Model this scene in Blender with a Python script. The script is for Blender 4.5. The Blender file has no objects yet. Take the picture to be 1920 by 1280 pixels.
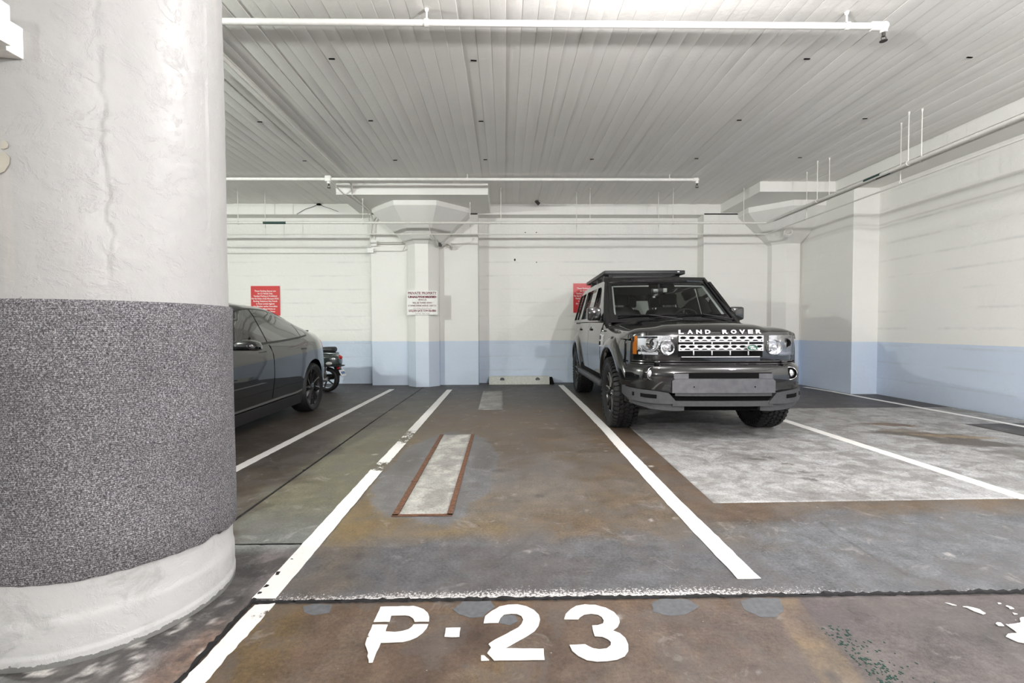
import bpy, bmesh, math, random
import numpy as np
from mathutils import Vector, Matrix, Euler
random.seed(7)
RNG = np.random.default_rng(11)
SC = bpy.context.scene
COL = SC.collection

# ------------------------------------------------------------------ camera, world, lamps, exposure
F_PX = 860.0
CAM_H = 1.12
yaw, pitch, roll = math.atan(14 / F_PX), math.atan(23 / F_PX), math.radians(0.2)
fw = Vector((math.sin(yaw) * math.cos(pitch), math.cos(yaw) * math.cos(pitch), -math.sin(pitch)))
rt0 = Vector((math.cos(yaw), -math.sin(yaw), 0)); up0 = rt0.cross(fw)
rt = rt0 * math.cos(roll) - up0 * math.sin(roll)
up = up0 * math.cos(roll) + rt0 * math.sin(roll)
cam = bpy.data.cameras.new('camera'); cam.sensor_width = 36; cam.lens = 36 * F_PX / 1920
cam.clip_start = 0.02; cam.clip_end = 100
camo = bpy.data.objects.new('camera', cam); COL.objects.link(camo)
mw = Matrix((rt, up, -fw)).transposed().to_4x4(); mw.translation = Vector((0, 0, CAM_H))
camo.matrix_world = mw
SC.camera = camo

world = bpy.data.worlds.new('world'); SC.world = world; world.use_nodes = True
world.node_tree.nodes['Background'].inputs[0].default_value = (0.9, 0.93, 1, 1)
world.node_tree.nodes['Background'].inputs[1].default_value = 0.02

def lamp(name, x, y, z, power, color, r=.05):
    l = bpy.data.lights.new(name, 'POINT'); l.shadow_soft_size = r
    l.energy = power; l.color = color
    o = bpy.data.objects.new(name, l); COL.objects.link(o); o.location = (x, y, z)
    return o
lamp('fluorescent_or_fill', 1.0, 2.40, 3.13, 82, (1.0, 0.96, 0.97))
lamp('fluorescent_or_fill', 2.3, -3.4, 3.13, 400, (1.0, 0.97, 0.975))
lamp('fluorescent_or_fill', -5.4, 2.45, 3.13, 330, (0.94, 1.0, 0.94))
lamp('fluorescent_or_fill', 4.0, 1.2, 3.13, 125, (0.97, 0.97, 1.0))  # fill light added to lift the right-hand wall
lamp('fluorescent_or_fill', -3.2, -9.5, 3.13, 420, (0.98, 1.0, 0.98))  # unseen fill light added far behind the camera for even brightness

SC.view_settings.view_transform = 'Standard'; SC.view_settings.look = 'None'
SC.view_settings.gamma = 1; SC.view_settings.use_curve_mapping = False
SC.view_settings.exposure = 1.02
try:
    SC.cycles.use_denoising = True
    SC.cycles.max_bounces = 10; SC.cycles.diffuse_bounces = 6; SC.cycles.glossy_bounces = 5
    SC.cycles.transparent_max_bounces = 16
    SC.cycles.caustics_reflective = False; SC.cycles.caustics_refractive = False
except Exception:
    pass

# ------------------------------------------------------------------ helpers
def lin(c):
    return tuple(((v / 255) / 12.92 if v / 255 <= .04045 else ((v / 255 + .055) / 1.055) ** 2.4) for v in c)

def tag(o, label=None, cat=None, group=None, kind=None):
    if label: o['label'] = label
    if cat: o['category'] = cat
    if group: o['group'] = group
    if kind: o['kind'] = kind
    return o

def empty(name, loc=(0, 0, 0), rz=0.0):
    o = bpy.data.objects.new(name, None); COL.objects.link(o)
    o.location = loc; o.rotation_euler = (0, 0, rz); o.empty_display_size = .1
    return o

def place(o, parent=None):
    COL.objects.link(o)
    if parent is not None: o.parent = parent
    return o

def copy_tree(o, parent=None):
    c = o.copy(); COL.objects.link(c)
    if parent is not None: c.parent = parent
    for ch in list(o.children): copy_tree(ch, c)
    return c

def finish(bm, smooth, ang=35):
    if smooth:
        a = math.radians(ang)
        for f in bm.faces: f.smooth = True
        for e in bm.edges:
            if len(e.link_faces) == 2 and e.calc_face_angle(0) > a: e.smooth = False

class M_:
    """Collects shapes into one mesh object."""
    def __init__(s): s.bm = bmesh.new()
    def box(s, a, b, bevel=0.0, mat=None):
        a, b = Vector(a), Vector(b); c = (a + b) / 2; d = b - a
        m = Matrix.Translation(c) @ Matrix.Diagonal((abs(d.x), abs(d.y), abs(d.z), 1))
        if mat is not None: m = mat @ m
        r = bmesh.ops.create_cube(s.bm, size=1, matrix=m)
        if bevel:
            es = list({e for v in r['verts'] for e in v.link_edges})
            bmesh.ops.bevel(s.bm, geom=es, offset=bevel, segments=2, affect='EDGES', profile=.5)
        return s
    def rbox(s, c, d, rot, bevel=0.0):
        m = Matrix.Translation(c) @ Euler(rot).to_matrix().to_4x4()
        return s.box(-Vector(d) / 2, Vector(d) / 2, bevel, m)
    def cyl(s, p, q, r, r2=None, n=16, caps=True):
        p, q = Vector(p), Vector(q); d = q - p
        m = Matrix.Translation((p + q) / 2) @ d.to_track_quat('Z', 'Y').to_matrix().to_4x4()
        bmesh.ops.create_cone(s.bm, cap_ends=caps, segments=n, radius1=r, radius2=r if r2 is None else r2, depth=d.length, matrix=m)
        return s
    def ball(s, c, r, n=16, scale=(1, 1, 1), rot=None):
        m = Matrix.Translation(c)
        if rot is not None: m = m @ Euler(rot).to_matrix().to_4x4()
        m = m @ Matrix.Diagonal((scale[0], scale[1], scale[2], 1))
        bmesh.ops.create_uvsphere(s.bm, u_segments=n, v_segments=max(6, n * 2 // 3), radius=r, matrix=m)
        return s
    def add(s, verts, faces):
        vs = [s.bm.verts.new(v) for v in verts]
        for f in faces:
            try: s.bm.faces.new([vs[i] for i in f])
            except ValueError: pass
        return s
    def lathe(s, prof, n=48, mat=None, axis='X', a0=0.0, a1=2 * math.pi):
        """prof: (along axis, radius) points."""
        full = abs(a1 - a0 - 2 * math.pi) < 1e-6
        m = n if full else n + 1
        V = []
        for j in range(m):
            a = a0 + (a1 - a0) * j / n; c, t = math.cos(a), math.sin(a)
            for h, r in prof:
                p = Vector((h, r * c, r * t)) if axis == 'X' else (Vector((r * c, r * t, h)) if axis == 'Z' else Vector((r * t, h, r * c)))
                V.append(mat @ p if mat is not None else p)
        k = len(prof); Fc = []
        for j in range(n):
            j2 = (j + 1) % m
            for i in range(k - 1): Fc.append((j * k + i, j2 * k + i, j2 * k + i + 1, j * k + i + 1))
        return s.add(V, Fc)
    def tube(s, pts, r, n=12, closed=False):
        pts = [Vector(p) for p in pts]; N = len(pts)
        rings = []; prev = None
        for i, p in enumerate(pts):
            if closed: t = (pts[(i + 1) % N] - pts[i - 1]).normalized()
            elif i == 0: t = (pts[1] - p).normalized()
            elif i == N - 1: t = (p - pts[i - 1]).normalized()
            else: t = ((pts[i + 1] - p).normalized() + (p - pts[i - 1]).normalized()).normalized()
            if prev is None:
                ref = Vector((0, 0, 1)) if abs(t.z) < .9 else Vector((1, 0, 0))
                nx = t.cross(ref).normalized()
            else:
                nx = (prev - t * prev.dot(t)).normalized()
            prev = nx; ny = t.cross(nx)
            rr = r[i] if hasattr(r, '__len__') else r
            rings.append([s.bm.verts.new(p + (nx * math.cos(2 * math.pi * k / n) + ny * math.sin(2 * math.pi * k / n)) * rr) for k in range(n)])
        for i in range(N if closed else N - 1):
            a, b = rings[i], rings[(i + 1) % N]
            for k in range(n): s.bm.faces.new((a[k], a[(k + 1) % n], b[(k + 1) % n], b[k]))
        if not closed:
            s.bm.faces.new(rings[0][::-1]); s.bm.faces.new(rings[-1])
        return s
    def prism(s, poly, f0, f1):
        """poly: 2D points; f0/f1 map (a, b) to 3D for the two faces."""
        n = len(poly)
        V = [f0(*p) for p in poly] + [f1(*p) for p in poly]
        return s.add(V, [tuple(range(n))[::-1], tuple(range(n, 2 * n))] + [(i, (i + 1) % n, n + (i + 1) % n, n + i) for i in range(n)])
    def grid(s, P, close_u=False):
        """P: rows of 3D points."""
        R = [[s.bm.verts.new(p) for p in row] for row in P]
        n = len(R); m = len(R[0])
        for i in range(n if close_u else n - 1):
            for j in range(m - 1):
                a, b = R[i], R[(i + 1) % n]
                try: s.bm.faces.new((a[j], a[j + 1], b[j + 1], b[j]))
                except ValueError: pass
        return s
    def build(s, name, mat, parent=None, smooth=True, ang=35, fix=True, weld=True):
        if weld: bmesh.ops.remove_doubles(s.bm, verts=s.bm.verts, dist=1e-5)
        if fix: bmesh.ops.recalc_face_normals(s.bm, faces=s.bm.faces)
        finish(s.bm, smooth, ang)
        me = bpy.data.meshes.new(name); s.bm.to_mesh(me); s.bm.free()
        if mat is not None: me.materials.append(mat)
        return place(bpy.data.objects.new(name, me), parent)

def holes2d(outer, holes):
    """Triangulate a 2D polygon with holes -> (points, faces)."""
    bm = bmesh.new(); edges = []
    for loop in [outer] + holes:
        vs = [bm.verts.new((x, y, 0)) for x, y in loop]
        edges += [bm.edges.new((vs[i], vs[(i + 1) % len(vs)])) for i in range(len(vs))]
    bmesh.ops.triangle_fill(bm, edges=edges, use_beauty=True, use_dissolve=False)
    bm.verts.index_update()
    P = [(v.co.x, v.co.y) for v in bm.verts]; Fc = [tuple(v.index for v in f.verts) for f in bm.faces]
    bm.free(); return P, Fc

def sheet(outer, holes, fmap, name, mat, parent, thick=0.01, step=None, smooth=True, ang=30, flip=False):
    """A 2D outline (with holes) laid on a surface by fmap(a, b) -> 3D and given thickness."""
    bm = bmesh.new()
    if holes:
        P, Fc = holes2d(outer, holes)
        vs = [bm.verts.new((x, y, 0)) for x, y in P]
        for f in Fc: bm.faces.new([vs[i] for i in f])
    else:
        bm.faces.new([bm.verts.new((x, y, 0)) for x, y in outer])
    if step:
        xs = [p[0] for p in outer]; ys = [p[1] for p in outer]
        for lo, hi, ax in ((min(xs), max(xs), 0), (min(ys), max(ys), 1)):
            n = max(1, int((hi - lo) / step))
            for i in range(1, n):
                co = [0, 0, 0]; no = [0, 0, 0]; co[ax] = lo + (hi - lo) * i / n; no[ax] = 1
                bmesh.ops.bisect_plane(bm, geom=bm.verts[:] + bm.edges[:] + bm.faces[:], plane_co=co, plane_no=no, dist=1e-6)
    bmesh.ops.triangulate(bm, faces=[f for f in bm.faces if len(f.verts) > 4])
    bm.normal_update()
    for f in bm.faces:
        if (f.normal.z < 0) != flip: f.normal_flip()
    for v in bm.verts: v.co = Vector(fmap(v.co.x, v.co.y))
    bm.normal_update()
    if thick:
        bmesh.ops.solidify(bm, geom=bm.faces[:], thickness=thick)
    bmesh.ops.recalc_face_normals(bm, faces=bm.faces)
    finish(bm, smooth, ang)
    me = bpy.data.meshes.new(name); bm.to_mesh(me); bm.free(); me.materials.append(mat)
    return place(bpy.data.objects.new(name, me), parent)

def text_mesh(body, size, width=None, bold=0.0, extrude=0.001, space=1.0, align='CENTER'):
    cu = bpy.data.curves.new('lettering', 'FONT'); cu.body = body; cu.size = size; cu.align_x = align; cu.align_y = 'CENTER'
    cu.offset = bold; cu.extrude = extrude; cu.space_character = space; cu.resolution_u = 2
    o = bpy.data.objects.new('lettering', cu); COL.objects.link(o)
    dg = bpy.context.evaluated_depsgraph_get(); dg.update()
    me = bpy.data.meshes.new_from_object(o.evaluated_get(dg))
    bpy.data.objects.remove(o); bpy.data.curves.remove(cu)
    if width:
        xs = [v.co.x for v in me.vertices]
        k = width / max(1e-6, max(xs) - min(xs)); c = (max(xs) + min(xs)) / 2
        for v in me.vertices: v.co.x = (v.co.x - c) * k
    return me

def text_obj(name, body, size, mat, parent, loc, rot=(math.pi / 2, 0, 0), **kw):
    me = text_mesh(body, size, **kw); me.materials.clear(); me.materials.append(mat); me.name = name
    o = place(bpy.data.objects.new(name, me), parent); o.location = loc; o.rotation_euler = rot
    return o

def boolean_cut(o, cutters, solver='EXACT'):
    for cm in cutters:
        me = bpy.data.meshes.new('cut'); cm.bm.to_mesh(me); cm.bm.free()
        co = bpy.data.objects.new('cut', me); COL.objects.link(co); co.parent = o.parent; bpy.context.view_layer.update()
        md = o.modifiers.new('b', 'BOOLEAN'); md.operation = 'DIFFERENCE'; md.object = co; md.solver = solver
        dg = bpy.context.evaluated_depsgraph_get(); dg.update()
        new = bpy.data.meshes.new_from_object(o.evaluated_get(dg))
        o.modifiers.clear(); o.data = new
        bpy.data.objects.remove(co)
    bm = bmesh.new(); bm.from_mesh(o.data); finish(bm, True, 40); bm.to_mesh(o.data); bm.free()

def pchip(xs, ys, x):
    xs = np.asarray(xs, float); ys = np.asarray(ys, float); h = np.diff(xs); d = np.diff(ys) / h
    m = np.zeros_like(ys); m[0] = d[0]; m[-1] = d[-1]
    for i in range(1, len(xs) - 1):
        if d[i - 1] * d[i] > 0:
            w1, w2 = 2 * h[i] + h[i - 1], h[i] + 2 * h[i - 1]
            m[i] = (w1 + w2) / (w1 / d[i - 1] + w2 / d[i])
    x = np.clip(x, xs[0], xs[-1]); i = min(int(np.searchsorted(xs, x, side='right')) - 1, len(h) - 1); i = max(i, 0)
    t = (x - xs[i]) / h[i]
    return ((1 + 2 * t) * (1 - t) ** 2 * ys[i] + t * (1 - t) ** 2 * h[i] * m[i] + t * t * (3 - 2 * t) * ys[i + 1] + t * t * (t - 1) * h[i] * m[i + 1])

class Loft:
    """Half cross-sections (x, z) at stations along y; mirrored in x."""
    def __init__(s, stations, sharp=()):
        s.v = [a for a, _ in stations]; s.P = np.array([b for _, b in stations], float); s.K = s.P.shape[1]; s.sharp = set(sharp)
        s.cache = {}
    def prof(s, v):
        return np.array([[pchip(s.v, s.P[:, k, c], v) for c in (0, 1)] for k in range(s.K)])
    def curve(s, v, sub=4):
        key = (round(v, 5), sub)
        if key in s.cache: return s.cache[key]
        p = s.prof(v); out = []
        for i in range(s.K - 1):
            p0 = p[i - 1] if i > 0 and i not in s.sharp else 2 * p[i] - p[i + 1]
            p3 = p[i + 2] if i + 2 < s.K and (i + 1) not in s.sharp else 2 * p[i + 1] - p[i]
            if i + 2 >= s.K: p3 = np.array([-p[i][0], p[i][1]])
            for j in range(sub):
                t = j / sub
                out.append(.5 * ((2 * p[i]) + (-p0 + p[i + 1]) * t + (2 * p0 - 5 * p[i] + 4 * p[i + 1] - p3) * t * t + (-p0 + 3 * p[i] - 3 * p[i + 1] + p3) * t ** 3))
        out.append(p[-1]); out = np.array(out); out[:, 0] = np.maximum(out[:, 0], 0)
        s.cache[key] = out; return out
    def x_at(s, v, z, k0, k1, sub=6):
        c = s.curve(v, sub)[k0 * sub:k1 * sub + 1]
        o = np.argsort(c[:, 1]); return float(np.interp(z, c[o, 1], c[o, 0]))
    def mesh(s, nv, sub=4, extra=()):
        vs = sorted(set(list(np.linspace(s.v[0], s.v[-1], nv)) + list(s.v) + list(extra)))
        m = M_(); rows = []
        for v in vs:
            c = s.curve(v, sub)
            left = [(-x, v, z) for x, z in c[1:-1]]
            rows.append([(x, v, z) for x, z in c] + left[::-1])
        n = len(rows[0]); R = [[m.bm.verts.new(p) for p in r] for r in rows]
        for i in range(len(R) - 1):
            for j in range(n): m.bm.faces.new((R[i][j], R[i][(j + 1) % n], R[i + 1][(j + 1) % n], R[i + 1][j]))
        m.bm.faces.new(R[0][::-1]); m.bm.faces.new(R[-1])
        return m

# ------------------------------------------------------------------ materials
def new_mat(name):
    m = bpy.data.materials.new(name); m.use_nodes = True
    nt = m.node_tree; b = nt.nodes['Principled BSDF']
    return m, nt, b

def N(nt, typ, **kw):
    n = nt.nodes.new(typ)
    for k, v in kw.items():
        if k in n.inputs.keys() if isinstance(k, str) else False: n.inputs[k].default_value = v
        else: setattr(n, k, v)
    return n

def noise(nt, scale, detail=4, rough=.55, vec=None, dist=0.0):
    n = nt.nodes.new('ShaderNodeTexNoise'); n.inputs['Scale'].default_value = scale
    n.inputs['Detail'].default_value = detail; n.inputs['Roughness'].default_value = rough; n.inputs['Distortion'].default_value = dist
    if vec is not None: nt.links.new(vec, n.inputs['Vector'])
    return n.outputs['Fac']

def ramp(nt, src, stops):
    r = nt.nodes.new('ShaderNodeValToRGB'); e = r.color_ramp.elements
    while len(e) < len(stops): e.new(.5)
    for i, (p, c) in enumerate(stops):
        e[i].position = p; e[i].color = c if len(c) == 4 else (*c, 1)
    nt.links.new(src, r.inputs[0]); return r.outputs['Color']

def mixc(nt, fac, a, b, mode='MIX'):
    n = nt.nodes.new('ShaderNodeMix'); n.data_type = 'RGBA'; n.blend_type = mode
    for sock, val in ((n.inputs['Factor'], fac), (n.inputs[6], a), (n.inputs[7], b)):
        if hasattr(val, 'is_output'): nt.links.new(val, sock)
        elif isinstance(val, (int, float)): sock.default_value = val
        else: sock.default_value = val if len(val) == 4 else (*val, 1)
    return n.outputs[2]

def math_(nt, op, a, b=None, c=None):
    n = nt.nodes.new('ShaderNodeMath'); n.operation = op
    for i, v in enumerate((a, b, c)):
        if v is None: continue
        if hasattr(v, 'is_output'): nt.links.new(v, n.inputs[i])
        else: n.inputs[i].default_value = v
    return n.outputs[0]

def bump(nt, bsdf, h, strength=.3, dist=.01):
    n = nt.nodes.new('ShaderNodeBump'); n.inputs['Strength'].default_value = strength; n.inputs['Distance'].default_value = dist
    nt.links.new(h, n.inputs['Height']); nt.links.new(n.outputs[0], bsdf.inputs['Normal'])

def pos(nt):
    g = nt.nodes.new('ShaderNodeNewGeometry'); return g.outputs['Position']

def objco(nt):
    g = nt.nodes.new('ShaderNodeTexCoord'); return g.outputs['Object']

def simple(name, col, rough=.5, metal=0.0, coat=0.0, var=0.06, vscale=30, bmp=0.0, spec=.5):
    m, nt, b = new_mat(name)
    b.inputs['Roughness'].default_value = rough; b.inputs['Metallic'].default_value = metal
    b.inputs['Coat Weight'].default_value = coat; b.inputs['Coat IOR'].default_value = 1.75 if coat == 1.0 else 1.5; b.inputs['Coat Roughness'].default_value = .02
    b.inputs['Specular IOR Level'].default_value = spec
    f = noise(nt, vscale, 3, .5, objco(nt))
    c0 = tuple(max(0, v * (1 - var)) for v in col); c1 = tuple(v * (1 + var) for v in col)
    nt.links.new(ramp(nt, f, [(.3, c0), (.7, c1)]), b.inputs['Base Color'])
    if bmp: bump(nt, b, f, bmp, .002)
    return m

def wall_paint(name, dado=True, lines='z', white=(.83, .825, .79), period=.14, lstr=.22):
    m, nt, b = new_mat(name); p = pos(nt)
    b.inputs['Roughness'].default_value = .55
    sp = nt.nodes.new('ShaderNodeSeparateXYZ'); nt.links.new(p, sp.inputs[0])
    n1 = noise(nt, 1.7, 5, .6, p); n2 = noise(nt, 14, 5, .6, p); n3 = noise(nt, 60, 3, .6, p)
    w0 = mixc(nt, math_(nt, 'MULTIPLY', n1, .5), white, tuple(v * .86 for v in white))
    d0 = mixc(nt, n1, (.61, .70, .82), (.54, .62, .74))
    col = w0
    if dado:
        edge = math_(nt, 'ADD', .885, math_(nt, 'MULTIPLY', math_(nt, 'SUBTRACT', n2, .5), .012))
        fac = math_(nt, 'LESS_THAN', sp.outputs['Z'], edge)
        col = mixc(nt, fac, w0, d0)
    # scuffs, small dark marks and faded wear
    scuff = ramp(nt, noise(nt, 5.5, 6, .68, p, .8), [(.70, (0, 0, 0)), (.78, (1, 1, 1))])
    col = mixc(nt, math_(nt, 'MULTIPLY', scuff, .16), col, (.35, .35, .33))
    speck = ramp(nt, noise(nt, 22, 2, .5, p), [(.79, (0, 0, 0)), (.81, (1, 1, 1))])
    col = mixc(nt, math_(nt, 'MULTIPLY', speck, .35), col, (.25, .25, .24))
    ax = sp.outputs['Z'] if lines == 'z' else sp.outputs['X']
    t = math_(nt, 'PINGPONG', math_(nt, 'ADD', ax, math_(nt, 'MULTIPLY', n1, .02)), period)
    ln = math_(nt, 'SMOOTH_MIN', math_(nt, 'MULTIPLY', t, 40.0), 1.0, .3)
    brk = math_(nt, 'MULTIPLY', ln, math_(nt, 'MULTIPLY', n2, .8))
    seam = math_(nt, 'MULTIPLY', math_(nt, 'MULTIPLY', math_(nt, 'SUBTRACT', 1.0, ln), ramp(nt, noise(nt, 1.1, 5, .7, p), [(.45, (0, 0, 0)), (.6, (1, 1, 1))])), min(.33, lstr * .66))
    col = mixc(nt, seam, col, (.42, .42, .41))  # shade of the board ridges put into the colour as darker lines
    nt.links.new(col, b.inputs['Base Color'])
    h = math_(nt, 'ADD', math_(nt, 'MULTIPLY', brk, lstr), math_(nt, 'ADD', math_(nt, 'MULTIPLY', n2, .35), math_(nt, 'MULTIPLY', n3, .18)))
    bump(nt, b, h, .6, .014)
    return m

MW = wall_paint('painted_wall', lstr=.5)
MWV = wall_paint('painted_pilaster', lstr=.08)
MWHITE = wall_paint('white_concrete', dado=False, lstr=.05)
def ceil_mat():
    m, nt, b = new_mat('ceiling_concrete'); p = pos(nt); b.inputs['Roughness'].default_value = .6
    n1 = noise(nt, 1.1, 5, .6, p); n2 = noise(nt, 25, 4, .6, p)
    mp = nt.nodes.new('ShaderNodeMapping'); mp.inputs['Scale'].default_value = (30, 1.2, 1); nt.links.new(p, mp.inputs[0])
    n3 = noise(nt, 1, 4, .6, mp.outputs[0])
    oi = nt.nodes.new('ShaderNodeObjectInfo')
    base = mixc(nt, n1, (.86, .85, .815), (.80, .79, .755))
    base = mixc(nt, math_(nt, 'MULTIPLY', oi.outputs['Random'], .3), base, (.72, .71, .67))
    rough = ramp(nt, noise(nt, 6, 6, .7, p, .5), [(.66, (0, 0, 0)), (.74, (1, 1, 1))])
    base = mixc(nt, math_(nt, 'MULTIPLY', rough, .25), base, (.82, .80, .76))
    nt.links.new(base, b.inputs['Base Color'])
    bump(nt, b, math_(nt, 'ADD', math_(nt, 'ADD', math_(nt, 'MULTIPLY', n3, .6), n2), math_(nt, 'MULTIPLY', rough, .8)), .4, .006)
    return m
MCEIL = ceil_mat()

def column_mat():
    m, nt, b = new_mat('column_paint'); p = pos(nt); b.inputs['Roughness'].default_value = .45
    n1 = noise(nt, 2.2, 6, .6, p); n2 = noise(nt, 35, 5, .65, p)
    mp = nt.nodes.new('ShaderNodeMapping'); mp.inputs['Scale'].default_value = (9, 9, .8); nt.links.new(p, mp.inputs[0])
    st = noise(nt, 1.3, 5, .6, mp.outputs[0])
    base = mixc(nt, n1, (.41, .408, .40), (.365, .362, .355))
    drip = ramp(nt, st, [(.60, (0, 0, 0)), (.74, (1, 1, 1))])
    base = mixc(nt, math_(nt, 'MULTIPLY', drip, .28), base, (.55, .50, .42))
    sp = nt.nodes.new('ShaderNodeSeparateXYZ'); nt.links.new(p, sp.inputs[0])
    low = math_(nt, 'LESS_THAN', sp.outputs['Z'], .30)
    dirt = ramp(nt, noise(nt, 7, 7, .72, p, .6), [(.55, (0, 0, 0)), (.68, (1, 1, 1))])
    grime = math_(nt, 'MULTIPLY', math_(nt, 'MULTIPLY', dirt, low), .6)
    base = mixc(nt, math_(nt, 'MULTIPLY', low, .4), base, (.60, .61, .61))
    base = mixc(nt, grime, base, (.30, .30, .29))
    foot = math_(nt, 'MULTIPLY', math_(nt, 'LESS_THAN', sp.outputs['Z'], math_(nt, 'MULTIPLY', n2, .035)), .85)
    base = mixc(nt, foot, base, (.12, .12, .11))
    hole = ramp(nt, noise(nt, 16, 2, .5, p, .3), [(.765, (0, 0, 0)), (.78, (1, 1, 1))])
    base = mixc(nt, math_(nt, 'MULTIPLY', hole, .8), base, (.16, .15, .14))
    nt.links.new(base, b.inputs['Base Color'])
    peel = ramp(nt, noise(nt, 9, 7, .7, p, .4), [(.5, (0, 0, 0)), (.56, (1, 1, 1))])
    h = math_(nt, 'ADD', math_(nt, 'MULTIPLY', n2, .35), math_(nt, 'SUBTRACT', math_(nt, 'MULTIPLY', peel, .22), hole))
    bump(nt, b, h, .5, .008)
    return m
MCOL = column_mat()

def carpet_mat():
    m, nt, b = new_mat('carpet'); p = pos(nt); b.inputs['Roughness'].default_value = .95; b.inputs['Specular IOR Level'].default_value = .15
    n1 = noise(nt, 190, 4, .8, p); n2 = noise(nt, 4, 6, .7, p); n3 = noise(nt, 500, 1, .5, p)
    sp = nt.nodes.new('ShaderNodeSeparateXYZ'); nt.links.new(p, sp.inputs[0])
    rib = math_(nt, 'SINE', math_(nt, 'MULTIPLY', sp.outputs['Z'], 900.0))
    f = math_(nt, 'ADD', math_(nt, 'MULTIPLY', n1, .75), math_(nt, 'MULTIPLY', n3, .25))
    c = ramp(nt, f, [(.37, lin((44, 43, 45))), (.5, lin((104, 103, 106))), (.63, lin((196, 195, 198)))])
    c = mixc(nt, math_(nt, 'MULTIPLY', ramp(nt, n2, [(.4, (0, 0, 0)), (.7, (1, 1, 1))]), .28), c, lin((70, 68, 70)))
    nt.links.new(c, b.inputs['Base Color'])
    bump(nt, b, math_(nt, 'ADD', math_(nt, 'MULTIPLY', f, 2.0), math_(nt, 'MULTIPLY', rib, .25)), .7, .004)
    return m
MCARPET = carpet_mat()

def floor_mat(name='floor_concrete', rough=.5):
    m, nt, b = new_mat(name); p = pos(nt)
    at = nt.nodes.new('ShaderNodeAttribute'); at.attribute_name = 'Col'
    at2 = nt.nodes.new('ShaderNodeAttribute'); at2.attribute_name = 'Aux'
    sp2 = nt.nodes.new('ShaderNodeSeparateColor'); nt.links.new(at2.outputs['Color'], sp2.inputs[0])
    n1 = noise(nt, 9, 8, .68, p); n2 = noise(nt, 70, 4, .7, p); n3 = noise(nt, 300, 2, .6, p)
    k = math_(nt, 'ADD', math_(nt, 'MULTIPLY', n1, .9), math_(nt, 'ADD', math_(nt, 'MULTIPLY', n2, .8), math_(nt, 'MULTIPLY', n3, .55)))
    k = math_(nt, 'ADD', math_(nt, 'MULTIPLY', math_(nt, 'SUBTRACT', k, 1.12), 1.9), 1.0)
    cb = nt.nodes.new('ShaderNodeCombineColor')
    for i in range(3): nt.links.new(k, cb.inputs[i])
    col = mixc(nt, 1.0, at.outputs['Color'], cb.outputs[0], 'MULTIPLY')
    blot = ramp(nt, noise(nt, 3.2, 10, .68, p, .6), [(.50, (0, 0, 0)), (.56, (1, 1, 1))])
    col = mixc(nt, math_(nt, 'MULTIPLY', blot, .42), col, (.10, .09, .085))
    blot2 = ramp(nt, noise(nt, 5.1, 10, .72, p, .9), [(.58, (0, 0, 0)), (.66, (1, 1, 1))])
    col = mixc(nt, math_(nt, 'MULTIPLY', blot2, .30), col, (.34, .33, .315))
    # scratches running across
    mp = nt.nodes.new('ShaderNodeMapping'); mp.inputs['Scale'].default_value = (3, 40, 1); mp.inputs['Rotation'].default_value = (0, 0, .12); nt.links.new(p, mp.inputs[0])
    scr = ramp(nt, noise(nt, 1.2, 5, .7, mp.outputs[0]), [(.62, (0, 0, 0)), (.72, (1, 1, 1))])
    col = mixc(nt, math_(nt, 'MULTIPLY', scr, .10), col, (.42, .40, .38))
    # salt / lime bloom
    salt = math_(nt, 'GREATER_THAN', math_(nt, 'ADD', noise(nt, 90, 5, .75, p), math_(nt, 'MULTIPLY', sp2.outputs[0], .36)), .80)
    col = mixc(nt, math_(nt, 'MULTIPLY', salt, .85), col, (.66, .65, .64))
    fleck = ramp(nt, noise(nt, 55, 1, .5, p), [(.80, (0, 0, 0)), (.815, (1, 1, 1))])
    col = mixc(nt, math_(nt, 'MULTIPLY', fleck, .5), col, (.6, .59, .57))
    nt.links.new(col, b.inputs['Base Color'])
    r = math_(nt, 'ADD', rough - .12, math_(nt, 'MULTIPLY', n1, .3)); nt.links.new(r, b.inputs['Roughness'])
    bump(nt, b, math_(nt, 'ADD', math_(nt, 'MULTIPLY', n2, .5), math_(nt, 'MULTIPLY', n1, .5)), .25, .006)
    return m
MFLOOR = floor_mat()
MPATCH = floor_mat('pale_concrete', .6)

def paint_mat():
    m, nt, b = new_mat('road_paint'); p = pos(nt); b.inputs['Roughness'].default_value = .5
    at = nt.nodes.new('ShaderNodeAttribute'); at.attribute_name = 'Aux'
    sp = nt.nodes.new('ShaderNodeSeparateColor'); nt.links.new(at.outputs['Color'], sp.inputs[0])
    n1 = noise(nt, 6, 6, .65, p); n2 = noise(nt, 38, 6, .72, p, .3); n3 = noise(nt, 130, 3, .6, p)
    c = mixc(nt, n1, (.84, .83, .81), (.72, .70, .67)); c = mixc(nt, math_(nt, 'MULTIPLY', ramp(nt, n2, [(.56, (0, 0, 0)), (.74, (1, 1, 1))]), .22), c, (.40, .38, .36))
    nt.links.new(c, b.inputs['Base Color'])
    keep = math_(nt, 'GREATER_THAN', math_(nt, 'ADD', math_(nt, 'MULTIPLY', n2, .4), math_(nt, 'ADD', math_(nt, 'MULTIPLY', n3, .15), math_(nt, 'MULTIPLY', noise(nt, 12, 5, .7, p, .4), .45))), sp.outputs[0])
    nt.links.new(keep, b.inputs['Alpha'])
    return m
MPAINT = paint_mat()

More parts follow.
